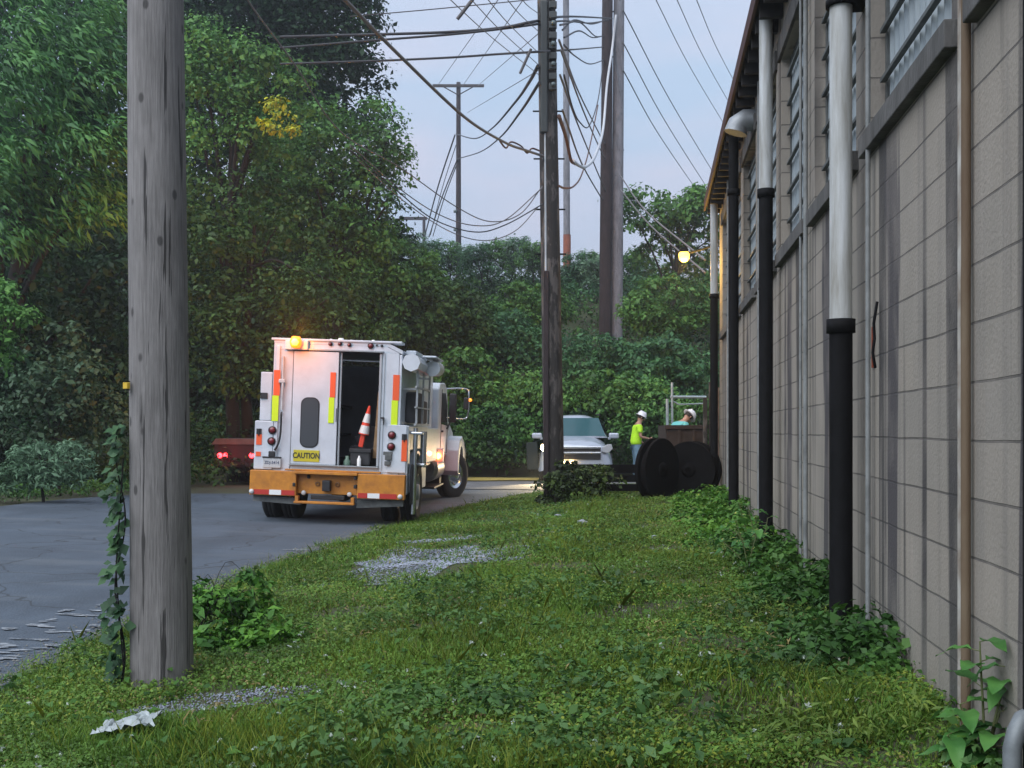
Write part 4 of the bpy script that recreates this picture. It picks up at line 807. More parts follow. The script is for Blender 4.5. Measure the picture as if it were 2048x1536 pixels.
bf = empty('board_fence', (1.6, 19.7, float(H(1.6, 19.7)))); tag(bf, 'low black three board rail fence running from the middle pole to the reels', 'fence')
for y0, y1 in ((929, 946), (950, 964), (968, 982)):
    z1, z0 = (EYE - (y0 - 860) / F * 19.7 - bf.location.z, EYE - (y1 - 860) / F * 19.7 - bf.location.z)
    MB().box(-.9, .95, -.03, .03, z0, z1, .004).build('board', M_reel, bf)
for x in (-.8, .75): MB().box(x, x + .1, .032, .12, -.2, .76, .004).build('post', M_reel, bf)
rb = empty('rusty_bin', (3.45, 22.2, float(H(3.45, 22.2)))); tag(rb, 'dark rusty open steel bin behind the two reels', 'bin')
zt_ = EYE + .09 - rb.location.z
M_rb = mat('dark_rust', (.035, .022, .018), .9, var=.6, scale=5, bump=.4)
MB().box(-.34, .5, 0, .03, 0, zt_, .004).box(-.34, -.31, .032, 1.2, 0, zt_, .004).box(.47, .5, .032, 1.2, 0, zt_, .004).box(-.308, .468, 1.17, 1.2, 0, zt_).box(-.3, .46, .04, 1.16, .02, .06).build('shell', M_rb, rb)
MB().box(-.37, .53, -.03, -.002, zt_ - .07, zt_ + .01, .005).box(-.1, -.05, -.03, -.002, 0, zt_ - .08).box(.2, .25, -.03, -.002, 0, zt_ - .08).build('rim', M_rb, rb)
pfm = empty('pipe_gate_frame', (3.5, 24.5, float(H(3.5, 24.5)))); tag(pfm, 'grey galvanised pipe gate frame rising behind the rusty bin', 'gate')
zz = lambda py: EYE - (py - 860) / F * 24.5 - pfm.location.z
xx_ = lambda px: (px - 1024) / F * 24.5 - 3.5
M_galv = mat('galvanised_pipe', (.33, .42, .46), .45, .4, var=.3, scale=5)
MB().tube([(xx_(1345), 0, 0), (xx_(1344), 0, zz(765))], .028, 10).tube([(xx_(1336), -.1, 0), (xx_(1333), -.1, zz(798))], .035, 10).build('post', M_galv, pfm)
MB().tube([(xx_(1341), 0, zz(794)), (xx_(1415), .2, zz(794))], .034, 10).tube([(xx_(1356), .05, zz(809)), (xx_(1409), .2, zz(807))], .018, 8).tube([(xx_(1347), .02, zz(803)), (xx_(1358), .05, zz(809))], .022, 8).tube([(xx_(1378), .2, zz(842)), (xx_(1395), .2, zz(835))], .012, 8).build('rail', M_galv, pfm)
tp_ = empty('timber_stack', (3.95, 22.0, float(H(3.95, 22.0)))); tag(tp_, 'weathered timber posts and plate leaning against the far building end', 'timber')
MB().box(-.12, -.04, 0, .08, 0, EYE + .4, .006).box(.0, .09, .03, .1, 0, EYE + .72, .006).build('post', W_mid, tp_)
MB().box(.1, .2, .0, .08, 0, EYE + .6, .006).build('post', mat('brown_timber', (.13, .09, .07), .9, var=.5, scale=8), tp_)

# ---------------------------------------------------------------- vegetation
def clump_leaves(C, r, n, size, asp=.6, up=.55, flat=.75, droop=None, jit=.5, fold=.25):
    """C (m,3) clump centres, r (m,) radii; n leaves per clump spread on each clump's outer upper shell"""
    m = len(C); d = rng.normal(0, 1, (m, n, 3)); d[..., 2] = np.where(rng.random((m, n)) < .8, np.abs(d[..., 2]) * 1.0 - .25, d[..., 2])
    d /= np.linalg.norm(d, axis=2, keepdims=True)
    q = rng.uniform(.55, 1.12, (m, n, 1)) * (1 + .3 * np.sin(d[..., :1] * 7 + C[:, None, :1] * 3) * np.sin(d[..., 1:2] * 6 + C[:, None, 1:2]))
    P = C[:, None] + d * q * r[:, None, None] * np.array([1, 1, flat]); N = d + np.array([0, 0, up])
    P = P.reshape(-1, 3); N = N.reshape(-1, 3); S = size * np.clip(rng.lognormal(-.12, .38, len(P)), .35, 2.0)
    T = None
    if droop is not None: T = np.array(droop)[None] + rng.normal(0, .35, (len(P), 3)) + d.reshape(-1, 3) * .5
    return leaves(P, N, S, asp, T, fold, jit)
def ell_clumps(c, rad, n, rmin, rmax, back=.25, inner=.45):
    """clump centres over an ellipsoid's shell, a few inside; the far side thinned"""
    d = rng.normal(0, 1, (n * 3, 3)); d /= np.linalg.norm(d, axis=1, keepdims=True)
    keep = (d[:, 1] < back) | (rng.random(len(d)) < .25); d = d[keep][:n]
    q = np.where(rng.random(len(d)) < .7, rng.uniform(.82, 1.05, len(d)), rng.uniform(inner, .85, len(d)))
    return np.array(c)[None] + d * q[:, None] * np.array(rad)[None], rng.uniform(rmin, rmax, len(d))
def lobe(px, py, Y, rx, ry, ky=.8):
    c = at(px, py, Y); s = Y / F
    return (c.x, c.y, c.z), (rx * s, (rx + ry) / 2 * s * ky, ry * s)
M_bark = woodmat('tree_bark', (.022, .02, .017), (.01, .009, .008), .6, .6)
def trunk_mesh(base, C, rb, parent, nl=9, seed=0):
    rs = random.Random(seed); mb = MB(); top = Vector(C.mean(0)); top.z = float(np.percentile(C[:, 2], 80)); b0 = Vector(base)
    mid = b0.lerp(top, .45) + Vector((rs.uniform(-.3, .3), rs.uniform(-.2, .2), 0))
    pts = cr([b0 - Vector((0, 0, .3)), b0.lerp(mid, .5), mid, mid.lerp(top, .5), top], 5); n = len(pts)
    mb.tube(pts, [rb * (1 - .8 * i / n) for i in range(n)], 12)
    idx = rs.sample(range(len(C)), min(nl, len(C)))
    for i in idx:
        f = rs.uniform(.35, .9); p = pts[int(f * (n - 1))]; e = Vector(C[i]); e2 = p.lerp(e, .5) + Vector((0, 0, .25))
        q = cr([p, e2, e], 4); mb.tube(q, [rb * .35 * (1 - .85 * k / len(q)) for k in range(len(q))], 7)
    return mb.build('trunk', M_bark, parent)
def tree(name, label, lobes, base, m, dens=1., size=.12, asp=.6, cl=(.35, .6), nper=80, rb=.2, seed=0, cat='tree', group=None, **kw):
    b0 = at(*base) if len(base) == 3 else Vector(base[:3]); b0.z = float(H(b0.x, b0.y))
    root = empty(name, b0); tag(root, label, cat, group)
    Vs = []; allC = []
    for L in lobes:
        c, rad = lobe(*L[:5]); A_ = 4 * math.pi * ((rad[0] * rad[1]) ** 1.6 / 3 + (rad[0] * rad[2]) ** 1.6 / 3 + (rad[1] * rad[2]) ** 1.6 / 3) ** (1 / 1.6)
        rr = (cl[0] + cl[1]) / 2; n = max(6, int(dens * A_ / (rr * rr * 2.2)))
        C, r = ell_clumps(c, rad, n, *cl); allC.append(C)
        Vs.append(clump_leaves(C, r, nper, size, asp, **kw))
    V = np.concatenate(Vs) - np.array(b0)[None]
    leafobj('crown', [V], m, root)
    trunk_mesh((0, 0, 0), np.concatenate(allC) - np.array(b0)[None], rb, root, seed=seed)
    return root
LF = lambda *c: [tuple(q) for q in c]
G_mid = leafmat('leaf_mid_green', [(0.0332, 0.0844, 0.0211), (0.0647, 0.171, 0.0387), (0.12, 0.272, 0.0527)], .9)
G_bright = leafmat('leaf_bright_green', [(0.0444, 0.118, 0.0293), (0.0813, 0.214, 0.0488), (0.148, 0.316, 0.0652)], .8)
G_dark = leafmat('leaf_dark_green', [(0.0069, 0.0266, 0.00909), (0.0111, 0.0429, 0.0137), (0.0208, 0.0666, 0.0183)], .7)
G_blue = leafmat('leaf_blue_green', [(0.0304, 0.0913, 0.0408), (0.0532, 0.152, 0.061), (0.0912, 0.229, 0.0815)], .7)
G_olive = leafmat('leaf_olive', [(0.0234, 0.0545, 0.0134), (0.0428, 0.103, 0.0223), (0.0699, 0.146, 0.0313)], .8)
G_pale = leafmat('leaf_pale_grey_green', [(0.025, 0.0536, 0.0256), (0.0437, 0.0901, 0.0438), (0.0684, 0.131, 0.073)], .9)
G_yellow = leafmat('leaf_yellow', [(0.16, 0.221, 0.02), (0.35, 0.39, 0.03), (0.55, 0.546, 0.03)], 2)
G_silver = leafmat('leaf_silver_green', [(0.0702, 0.137, 0.0716), (0.112, 0.212, 0.12), (0.183, 0.304, 0.179)], 1)
# the woods on the left
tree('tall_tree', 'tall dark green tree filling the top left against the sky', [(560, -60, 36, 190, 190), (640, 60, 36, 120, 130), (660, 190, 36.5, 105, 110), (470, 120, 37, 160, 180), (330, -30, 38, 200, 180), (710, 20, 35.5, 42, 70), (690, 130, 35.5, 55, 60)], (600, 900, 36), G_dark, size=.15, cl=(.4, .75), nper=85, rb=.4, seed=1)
tree('leafy_tree', 'green tree bulging out against the sky above the service truck', [(650, 340, 33, 110, 130), (735, 300, 33, 70, 85), (750, 420, 33, 62, 100), (640, 500, 33, 130, 130), (720, 560, 33.5, 100, 110), (560, 380, 33, 90, 110), (770, 330, 33, 38, 55)], (650, 900, 33), G_mid, size=.13, nper=85, rb=.28, seed=2)
tr_ = tree('maple_tree', 'round topped bright green tree right behind the near pole', [(470, 150, 29, 95, 70), (540, 190, 29, 70, 70), (430, 240, 29, 110, 80), (540, 270, 29.5, 70, 80), (400, 130, 29, 70, 80)], (470, 900, 29.5), G_bright, size=.12, cl=(.4, .7), nper=110, rb=.22, seed=3)
C, r = [], []
for px, py, q in ((545, 215, 22), (565, 235, 26), (548, 262, 22), (585, 262, 16), (530, 250, 14), (560, 205, 16)):
    C.append(at(px, py, 28.0)); r.append(q * 28 / F)
V = clump_leaves(np.array(C), np.array(r), 70, .11) - np.array(tr_.location)[None]
tag(leafobj('yellow_branch', [V], G_yellow, tr_), 'branch of yellow autumn leaves')
tree('woodland_tree', 'shaded olive green tree between the near pole and the amber beacon', [(450, 420, 29.5, 110, 110), (560, 480, 30, 110, 110), (430, 560, 29, 90, 110), (540, 620, 28.7, 130, 90), (430, 700, 28.5, 110, 90), (560, 740, 28.7, 110, 80), (400, 440, 28, 90, 90), (680, 640, 31, 110, 80)], (500, 900, 30), G_olive, size=.12, nper=75, dens=.8, rb=.2, seed=4)
tree('drooping_tree', 'big tree with long drooping leaflets at the top left edge', [(60, 120, 21, 150, 130), (190, 200, 21, 95, 130), (120, 330, 21, 130, 110), (20, 300, 22, 90, 110), (200, 400, 21, 60, 70), (170, 60, 22, 90, 90), (60, 450, 21.5, 110, 70), (210, 300, 20.6, 70, 90), (90, 230, 20.3, 110, 100)], (-60, 900, 23), leafmat('leaf_fern_green', [(0.0198, 0.0746, 0.0225), (0.0462, 0.149, 0.0374), (0.099, 0.253, 0.056)], 1.1), size=.17, asp=.24, cl=(.35, .65), nper=120, rb=.25, seed=5, droop=(.8, 0, -.7), jit=.35)
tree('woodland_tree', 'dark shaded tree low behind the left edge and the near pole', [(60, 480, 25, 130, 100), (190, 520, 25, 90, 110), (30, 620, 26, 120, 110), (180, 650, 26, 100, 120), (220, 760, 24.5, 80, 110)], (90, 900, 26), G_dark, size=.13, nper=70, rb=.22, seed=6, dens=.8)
tree('bright_bush', 'bright green bush poking in at the left edge halfway down', [(8, 625, 17.5, 48, 52), (-30, 690, 17.5, 60, 60)], (-10, 900, 17.5), G_bright, size=.075, cl=(.12, .24), nper=70, rb=.05, seed=7, cat='bush')
tree('pale_shrub', 'pale grey green shrub between the left edge and the near pole', [(110, 720, 20.5, 75, 70), (170, 790, 20.5, 75, 80), (70, 830, 20.5, 80, 80), (205, 850, 20.5, 50, 60)], (120, 975, 20.8), G_pale, size=.10, cl=(.18, .35), nper=45, rb=.05, seed=8, cat='shrub', dens=.7)
tree('silver_shrub', 'low silvery bush at the road edge left of the near pole', [(105, 930, 18.9, 75, 50), (50, 960, 18.7, 60, 30)], (90, 990, 18.9), G_silver, size=.10, asp=.3, cl=(.12, .22), nper=50, rb=.03, seed=9, cat='shrub')
# leafy tree on the hill at the right
tree('hill_tree', 'open crowned tree on the hill behind the yellow lamp, sky showing through', [(1290, 430, 44, 55, 42), (1360, 420, 44, 60, 38), (1400, 470, 45, 60, 70), (1300, 520, 45, 40, 28), (1250, 420, 44, 28, 30), (1370, 560, 45, 60, 40), (1410, 400, 44, 40, 24), (1340, 470, 44.5, 40, 30)], (1335, 640, 44.5), G_mid, size=.17, cl=(.3, .6), nper=60, rb=.18, seed=10, dens=1.0)
# individual shrubs in front of and on the hillside
def shrub(i, px, py, Y, rx, ry, m, label, name='shrub', size=.13, **k):
    tree(name, label, [(px, py, Y, rx, ry), (px + rx * .5, py + ry * .25, Y + .2, rx * .6, ry * .6), (px - rx * .55, py + ry * .2, Y - .1, rx * .55, ry * .65)], (px, 960, Y), m, size=size, cl=(.22, .45), nper=70, rb=.06, seed=20 + i, cat='shrub', **k)
shrub(0, 990, 870, 33, 75, 65, G_bright, 'bright shrub at the foot of the bank just right of the truck cab', dens=1.1)
shrub(1, 1180, 800, 33.5, 110, 55, G_mid, 'broad green shrub above the silver vehicle roof')
shrub(2, 1300, 840, 33, 70, 75, G_bright, 'green shrub behind the worker in the lime shirt')
shrub(3, 1060, 790, 34, 80, 45, G_bright, 'light green shrub directly left of the middle pole', size=.12)
shrub(4, 1000, 690, 36.5, 95, 60, G_blue, 'blue green shrub half way up the bank left of the middle pole')
shrub(5, 1060, 620, 38, 75, 50, G_mid, 'rounded shrub high on the bank left of the middle pole')
shrub(6, 1200, 720, 36, 70, 50, G_blue, 'dark blue green shrub beneath the two bank poles')
shrub(7, 1340, 740, 35, 90, 60, G_blue, 'spreading blue green shrub on the bank above the pipe frame', size=.15)
shrub(8, 1340, 620, 38.5, 85, 60, G_mid, 'shrub on the bank just below the yellow lamp')
shrub(9, 930, 770, 33.5, 60, 70, G_mid, 'shrub rising right behind the truck cab mirrors')
shrub(10, 880, 640, 35, 95, 70, G_olive, 'olive shrub on the bank above the truck cab')
shrub(11, 800, 560, 36, 90, 70, G_mid, 'shrub at the right foot of the tall trees')
shrub(12, 1400, 860, 31, 50, 60, G_mid, 'shrub behind the pipe gate frame')
shrub(13, 1150, 880, 33, 60, 60, G_dark, 'dark shrub immediately behind the silver vehicle')
for k, (px, py) in enumerate([(835, 498), (862, 505), (890, 508), (925, 512), (955, 515), (985, 508), (1012, 505), (1040, 500), (1066, 508), (1090, 518), (1150, 535), (1178, 528), (1192, 540), (1262, 530), (1290, 545), (1160, 552)]):
    Yc = 49.5 + (k % 4) * .8; mm = [G_silver, G_blue, G_mid][k % 3]
    tree('crest_shrub', 'feathery pale shrub standing on the crest of the hill', [(px, py, Yc, 27, 20), (px + 10, py - 12, Yc, 7, 17), (px - 12, py - 6, Yc, 7, 15), (px - 2, py + 22, Yc, 32, 18)], (px, 600, Yc), mm, size=.16, asp=.3, cl=(.18, .36), nper=46, rb=.04, seed=50 + k, cat='shrub', group='feathery shrubs along the hill crest', dens=.9, up=1.2)
# undergrowth that reads as one mass
def cover(name, label, n, xr_, yr_, hfun, mats_, size, mask=None, cl=(.25, .6), nper=26, seed=0):
    X = rng.uniform(*xr_, n); Y = rng.uniform(*yr_, n)
    if mask is not None: k = mask(X, Y); X, Y = X[k], Y[k]
    hgt = hfun(X, Y); Zc = H(X, Y) + hgt * rng.uniform(.25, 1, len(X))
    r = rng.uniform(*cl, len(X)); part = np.sin(X * .7 + np.sin(Y * .5) * 2) + np.sin(Y * .9 + X * .3) + rng.normal(0, .5, len(X))
    th = np.quantile(part, np.linspace(0, 1, len(mats_) + 1)[1:-1]); g = np.digitize(part, th)
    for i, m in enumerate(mats_):
        q = g == i
        V = clump_leaves(np.stack([X[q], Y[q], Zc[q]], 1), r[q], nper, size)
        tag(leafobj(name, [V], m), label[i] if isinstance(label, (list, tuple)) else label, 'undergrowth', kind='stuff')
hilln = lambda X, Y: .5 + .9 * np.abs(np.sin(X * 1.1 + Y) * np.sin(Y * .8 - X * .5))
cover('hillside_undergrowth', ['dark undergrowth covering the hillside behind the road', 'olive undergrowth patches covering the hillside', 'mid green undergrowth patches covering the hillside', 'bluish undergrowth patches covering the hillside'], 5200, (-14, 17), (33, 56), hilln, [G_dark, G_olive, G_mid, G_blue], .14, mask=lambda X, Y: (Y > 33.2 + .12 * np.clip(X - 2, 0, 20)) & (X / Y < .24) & (X / Y > -.32), nper=24)
cover('forest_floor_undergrowth', ['dark undergrowth beneath the woods left of the trucks', 'dull olive undergrowth beneath the woods left of the trucks'], 1500, (-15, 0), (24, 34), lambda X, Y: .3 + 1.6 * sstep((Y - 25.5) / 5), [G_dark, G_olive], .11, mask=lambda X, Y: (Y > np.interp(X, LE[:9, 0], LE[:9, 1]) + 1.6 + 2.5 * (X > -9) * (X < -5)), nper=30)
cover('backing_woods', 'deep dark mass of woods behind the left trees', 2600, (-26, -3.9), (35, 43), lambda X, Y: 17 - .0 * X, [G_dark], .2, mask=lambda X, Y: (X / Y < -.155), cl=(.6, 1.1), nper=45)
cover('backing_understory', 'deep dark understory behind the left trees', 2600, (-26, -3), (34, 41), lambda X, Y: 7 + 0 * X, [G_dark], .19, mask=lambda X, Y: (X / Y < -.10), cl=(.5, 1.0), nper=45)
cover('left_understory', 'dark understory behind the pale shrub at left', 700, (-16, -9.3), (21.5, 27), lambda X, Y: 4.2 + 0 * X, [G_dark], .13, cl=(.3, .7), nper=45)
cover('roadside_weeds', ['low green weeds along the far road edge at left', 'brownish low weeds along the far road edge at left'], 900, (-14, -7.6), (12, 24), lambda X, Y: .12 + .25 * sstep((-9.5 - X) / 3), [G_mid, G_olive], .055, mask=lambda X, Y: X < np.interp(Y, LE[:, 1], LE[:, 0]) - .1, cl=(.1, .2), nper=35)
# bush at the foot of the middle pole, weeds at the near pole
tree('dark_bush', 'dark low bush round the foot of the middle pole', [(1150, 960, 18.3, 50, 32), (1195, 965, 18.5, 42, 28), (1105, 985, 18.1, 30, 25), (1120, 965, 18.2, 22, 24)], (1150, 1000, 18.4), leafmat('leaf_brown_green', [(0.0202, 0.0343, 0.0151), (0.0421, 0.0668, 0.0211), (0.084, 0.134, 0.03)], 2), size=.065, cl=(.08, .16), nper=45, rb=.02, seed=31, cat='bush', dens=.7)
tree('leafy_weed', 'bushy bright green weed growing right of the near pole', [(440, 1240, 6.9, 60, 50), (500, 1200, 7.1, 45, 50), (540, 1265, 6.9, 60, 35), (410, 1190, 7, 30, 40), (470, 1290, 6.7, 80, 28), (605, 1290, 6.9, 35, 18)], (480, 1310, 6.9), leafmat('leaf_weed', [(0.0299, 0.0958, 0.0154), (0.0748, 0.208, 0.0307), (0.165, 0.367, 0.0461)], 3), size=.052, asp=.55, cl=(.05, .09), nper=26, rb=.008, seed=32, cat='weed', dens=.9, up=.9)
# climbing vine on the near pole
vn = empty('climbing_vine', (-2.06, 5.86, .05)); tag(vn, 'dark green vine climbing the left side of the near pole', 'vine')
Pz = np.linspace(0, 1.35, 60); mb = MB(); rs = random.Random(4)
pts = [(-.02 + .02 * math.sin(z * 9), -.02 + .02 * math.cos(z * 7), z) for z in Pz]; mb.tube(pts, [.007 - .003 * z for z in Pz], 6)
mb.tube([(.0, -.03, .1), (-.04, -.03, .6), (.0, -.03, 1.2)], .004, 5); mb.build('stem', M_bark, vn)
n = 190; z = rng.beta(1.0, 1.0, n) * 1.38; wv = np.interp(z, [0, .2, .45, .7, .95, 1.15, 1.4], [.3, .75, 1.1, .45, 1.0, .5, .25])
P = np.stack([-.015 - rng.uniform(-.03, .07, n) * wv, rng.uniform(-.10, .05, n), z], 1)
V = leaves(P, np.tile([[-.35, -.8, .6]], (n, 1)), rng.uniform(.04, .085, n), .8, np.tile([[-.7, 0, -.45]], (n, 1)) + rng.normal(0, .4, (n, 3)), .2, .35)
leafobj('foliage', [V], leafmat('leaf_vine', [(0.0151, 0.0484, 0.0207), (0.0315, 0.0903, 0.0345), (0.063, 0.138, 0.0518)], 3), vn)
# big leaved plant at bottom right
def bigleaf(mb, p, d, L, w, up=(0, 0, 1), cup=.12, sag=.25):
    p = Vector(p); d = Vector(d).normalized(); s = d.cross(Vector(up)).normalized(); u = s.cross(d); rows = []
    K = 8
    for i in range(K + 1):
        t = i / K; hw = w * math.sin(math.pi * min(1, t * 1.0 + .02) ** .75) * (1 - .15 * t) * .5 if i < K else .0005; c = p + d * L * t - Vector((0, 0, 1)) * sag * L * t * t
        for q in (-1, -.5, 0, .5, 1): rows.append(c + s * hw * q + u * (abs(q) * cup * hw * 2 + .006 * math.sin(t * 14) * abs(q)))
    mb.add(rows, [(i * 5 + k, i * 5 + k + 1, i * 5 + k + 6, i * 5 + k + 5) for i in range(K) for k in range(4)], True)
def plant(name, label, base, stems, m, seed, cat='plant', L=(.07, .13)):
    rs = random.Random(seed); root = empty(name, base); tag(root, label, cat); st = MB(); lf = MB()
    for (dx, dy, h, nl) in stems:
        pts = cr([(0, 0, -.05), (dx * .3, dy * .3, h * .4), (dx * .8, dy * .7, h * .8), (dx, dy, h)], 5); st.tube(pts, [.006 * (1 - .6 * i / len(pts)) for i in range(len(pts))], 7)
        for k in range(nl):
            f = .25 + .75 * k / max(1, nl - 1); p = pts[min(len(pts) - 1, int(f * (len(pts) - 1)))]; a = k * 2.4 + rs.uniform(-.4, .4) + seed
            l_ = rs.uniform(*L) * (1.1 - .4 * f); d = Vector((math.cos(a), math.sin(a), rs.uniform(.05, .5)))
            q = p + d.normalized() * .03; st.tube([p, q], .002, 5); bigleaf(lf, q, d, l_, l_ * rs.uniform(.5, .62), sag=rs.uniform(.3, .9))
    st.build('stem', mat('green_stem', (.10, .12, .04), .6), root); lf.build('foliage', m, root); return root
M_pl = leafmat('leaf_large', [(0.0348, 0.112, 0.0256), (0.0581, 0.173, 0.0383), (0.0926, 0.235, 0.0511)], 8, rough=.4)
plant('tall_plant', 'tall plant with big oval leaves at the bottom right against the wall', (1.72 - .02, 3.95, .16), [(-.02, 0, .48, 8), (.06, -.05, .40, 7), (-.10, -.02, .26, 6), (.1, .02, .36, 6), (-.16, -.06, .16, 6), (.0, -.12, .18, 6)], M_pl, 1, L=(.15, .22))
wl = lambda Y, o: Vector(((276 / F) * Y + (LAT - o) / math.cos(TH), Y, float(H((276 / F) * Y + (LAT - o) / math.cos(TH), Y))))
for i, (Y, o, h) in enumerate([(9.0, .45, .42), (9.6, .3, .5), (10.3, .32, .5)]):
    plant('broadleaf_plant', ['broad leaved plant by the wall just before the second downspout', 'leafy plant leaning out by the wall beside the second downspout', 'farther broad leaved plant at the foot of the second downspout'][i], wl(Y, o), [(-.1, 0, h, 7), (.08, .05, h * .8, 6), (-.2, .1, h * .6, 6)], M_pl, 5 + i, L=(.13, .22))
# weeds along the wall foot
def wallweeds(name, label, Y0_, Y1_, n, width, hgt, size, m, nper=22):
    Y = rng.uniform(Y0_, Y1_, n); Y = Y[rng.random(n) < .45 + .75 * np.sin(Y * 2.1) * np.sin(Y * 5.3 + 1)]; n = len(Y); hgt = hgt * (.55 + .6 * np.abs(np.sin(Y * 3.1))); o = rng.uniform(.0, 1, n) ** 1.4 * width + .04; X = (276 / F) * Y + (LAT - o) / math.cos(TH)
    Zc = H(X, Y) + hgt * (1 - .8 * o / width) * rng.uniform(.2, 1, n); C = np.stack([X, Y, Zc], 1)
    V = clump_leaves(C, rng.uniform(.07, .14, n), nper, size, .7, up=1.0)
    tag(leafobj(name, [V], m), label, 'weeds', kind='stuff')
G_ww = leafmat('leaf_wall_weed', [(0.0207, 0.0626, 0.011), (0.0422, 0.116, 0.0201), (0.0746, 0.173, 0.0275)], 1.5)
wallweeds('wall_weeds', 'leafy weeds crowding the wall foot by the nearest downspout', 5.4, 10.5, 620, .55, .26, .052, G_ww)
wallweeds('wall_weeds', 'bright weeds spreading at the wall foot below the far downspouts', 10.5, 18.8, 800, .85, .26, .062, leafmat('leaf_wall_weed_bright', [(0.0332, 0.103, 0.0125), (0.0664, 0.182, 0.0228), (0.122, 0.262, 0.0311)], 1.2))
wallweeds('wall_weeds', 'sparse low weeds at the foot of the near wall', 3.9, 5.8, 90, .5, .10, .045, G_ww, 20)
# ---------------------------------------------------------------- grass and ground cover on the verge
def verge(n, y0=3.7, y1=27, p=1.35):
    u = rng.random(n); a = 1 - p; Y = (y0 ** a + u * (y1 ** a - y0 ** a)) ** (1 / a)
    xw = (276 / F) * Y + LAT / math.cos(TH) - .02; xw = np.where(Y > 20.2, xr(Y) + 3.2, xw); xl = np.maximum(xr(Y) - .12, -.50 * Y)
    X = xl + (xw - xl) * rng.random(n)
    edge = X - xr(Y) < .12 * (np.sin(Y * 5) + np.sin(Y * 13) * .6)
    k = ~(edge & (rng.random(n) < .75))
    for gx, gy, rx, ry in GP:
        d = ((X - gx) / rx) ** 2 + ((Y - gy) / ry) ** 2; k &= ~((d < 1.1 + .25 * np.sin(X * 9) + .2 * np.sin(Y * 11)) & (rng.random(n) < .84))
    bare = mn2(X, Y); k &= ~((bare > .5) & (rng.random(n) < .82)); k &= ~((mn2(X * 2.7 + 2, Y * 2.3 + 1) > .62) & (rng.random(n) < .6))
    return X[k], Y[k]
def mn2(X, Y): return np.sin(X * 3.1 + np.sin(Y * 2.3) * 1.7) * np.sin(Y * 2.7 + np.sin(X * 1.9) * 1.5)
def mixn(X, Y): return .5 + .5 * np.sin(X * 1.3 + Y * .7 + np.sin(Y * .9) * 2)
# small low leaves
def lowleaves(name, label, n, m, s0, s1, hmax, asp, sel=None, p=1.35):
    X, Y = verge(n, p=p)
    if sel is not None: k = sel(X, Y); X, Y = X[k], Y[k]
    Zc = H(X, Y) + rng.uniform(.005, 1, len(X)) ** 1.3 * hmax * (.6 + .6 * mixn(X * 2, Y * 2)); N = np.tile([[0, -.25, 1.]], (len(X), 1)); S = rng.uniform(s0, s1, len(X)) * (1 + .05 * Y)
    tag(leafobj(name, [leaves(np.stack([X, Y, Zc], 1), N, S, asp, None, .3, .45 if s0 < .02 else .2)], m), label, 'ground cover', kind='stuff')
G_g1 = leafmat('verge_leaf', [(0.0421, 0.088, 0.0149), (0.0774, 0.163, 0.0234), (0.135, 0.248, 0.0373)], 1.1)
G_g2 = leafmat('verge_leaf_yellowish', [(0.0889, 0.115, 0.0193), (0.141, 0.189, 0.0237), (0.222, 0.271, 0.0323)], 1.4)
G_br = leafmat('dry_leaf', [(0.0874, 0.0718, 0.032), (0.175, 0.131, 0.0504), (0.3, 0.239, 0.0915)], 2, trans=.1)
lowleaves('ground_cover', 'mat of small green leaves covering the verge', 330000, G_g1, .008, .022, .07, .6)
lowleaves('ground_cover', 'yellowish green leaf patches in the verge', 90000, G_g2, .008, .022, .075, .55, lambda X, Y: mixn(X + 3, Y * .8) > .45)
lowleaves('dry_litter', 'brown dry bits low in the verge', 60000, G_br, .010, .03, .035, .35)
lowleaves('broadleaf_weeds', 'scattered larger weed leaves among the grass', 4500, G_ww, .028, .055, .10, .6, lambda X, Y: mn2(X * .6 + 1, Y * .6) > -.1)
# blades
def blades(name, label, n, m, h0, h1, w0, p=1.35, sel=None):
    X, Y = verge(n, p=p)
    if sel is not None: k = sel(X, Y); X, Y = X[k], Y[k]
    n = len(X); B = np.stack([X, Y, H(X, Y) - .005], 1); a = rng.uniform(0, 2 * np.pi, n); h = rng.uniform(h0, h1, n) * (.55 + .8 * mixn(X * 1.7, Y * 1.5)); wd = w0 * (1 + .09 * Y) * rng.uniform(.6, 1.3, n)
    s = np.stack([np.cos(a), np.sin(a), 0 * a], 1) * wd[:, None]; ln = np.stack([rng.normal(0, .4, n), rng.normal(0, .4, n), 0 * a], 1) * h[:, None]; up = np.array([[0, 0, 1.]]) * h[:, None]
    V = np.stack([B - s, B + s, B + s * .7 + up * .55 + ln * .35, B + up + ln, B - s * .7 + up * .55 + ln * .35], 1).reshape(-1, 3)
    Q = np.arange(len(V)).reshape(-1, 5)
    tag(npmesh(name, V, Q, m), label, 'grass', kind='stuff')
G_b1 = leafmat('grass_blade', [(0.053, 0.113, 0.0149), (0.099, 0.202, 0.0255), (0.167, 0.287, 0.0425)], 1.2)
blades('grass', 'green grass blades growing over the verge', 200000, G_b1, .03, .08, .0022)
blades('grass', 'yellow green grass blades in broad patches of the verge', 100000, G_g2, .03, .09, .0022, sel=lambda X, Y: mixn(X, Y * .6 + 2) > .4)
blades('tall_grass', 'taller thin grass stalks standing out of the verge', 6000, G_g2, .09, .17, .0012)
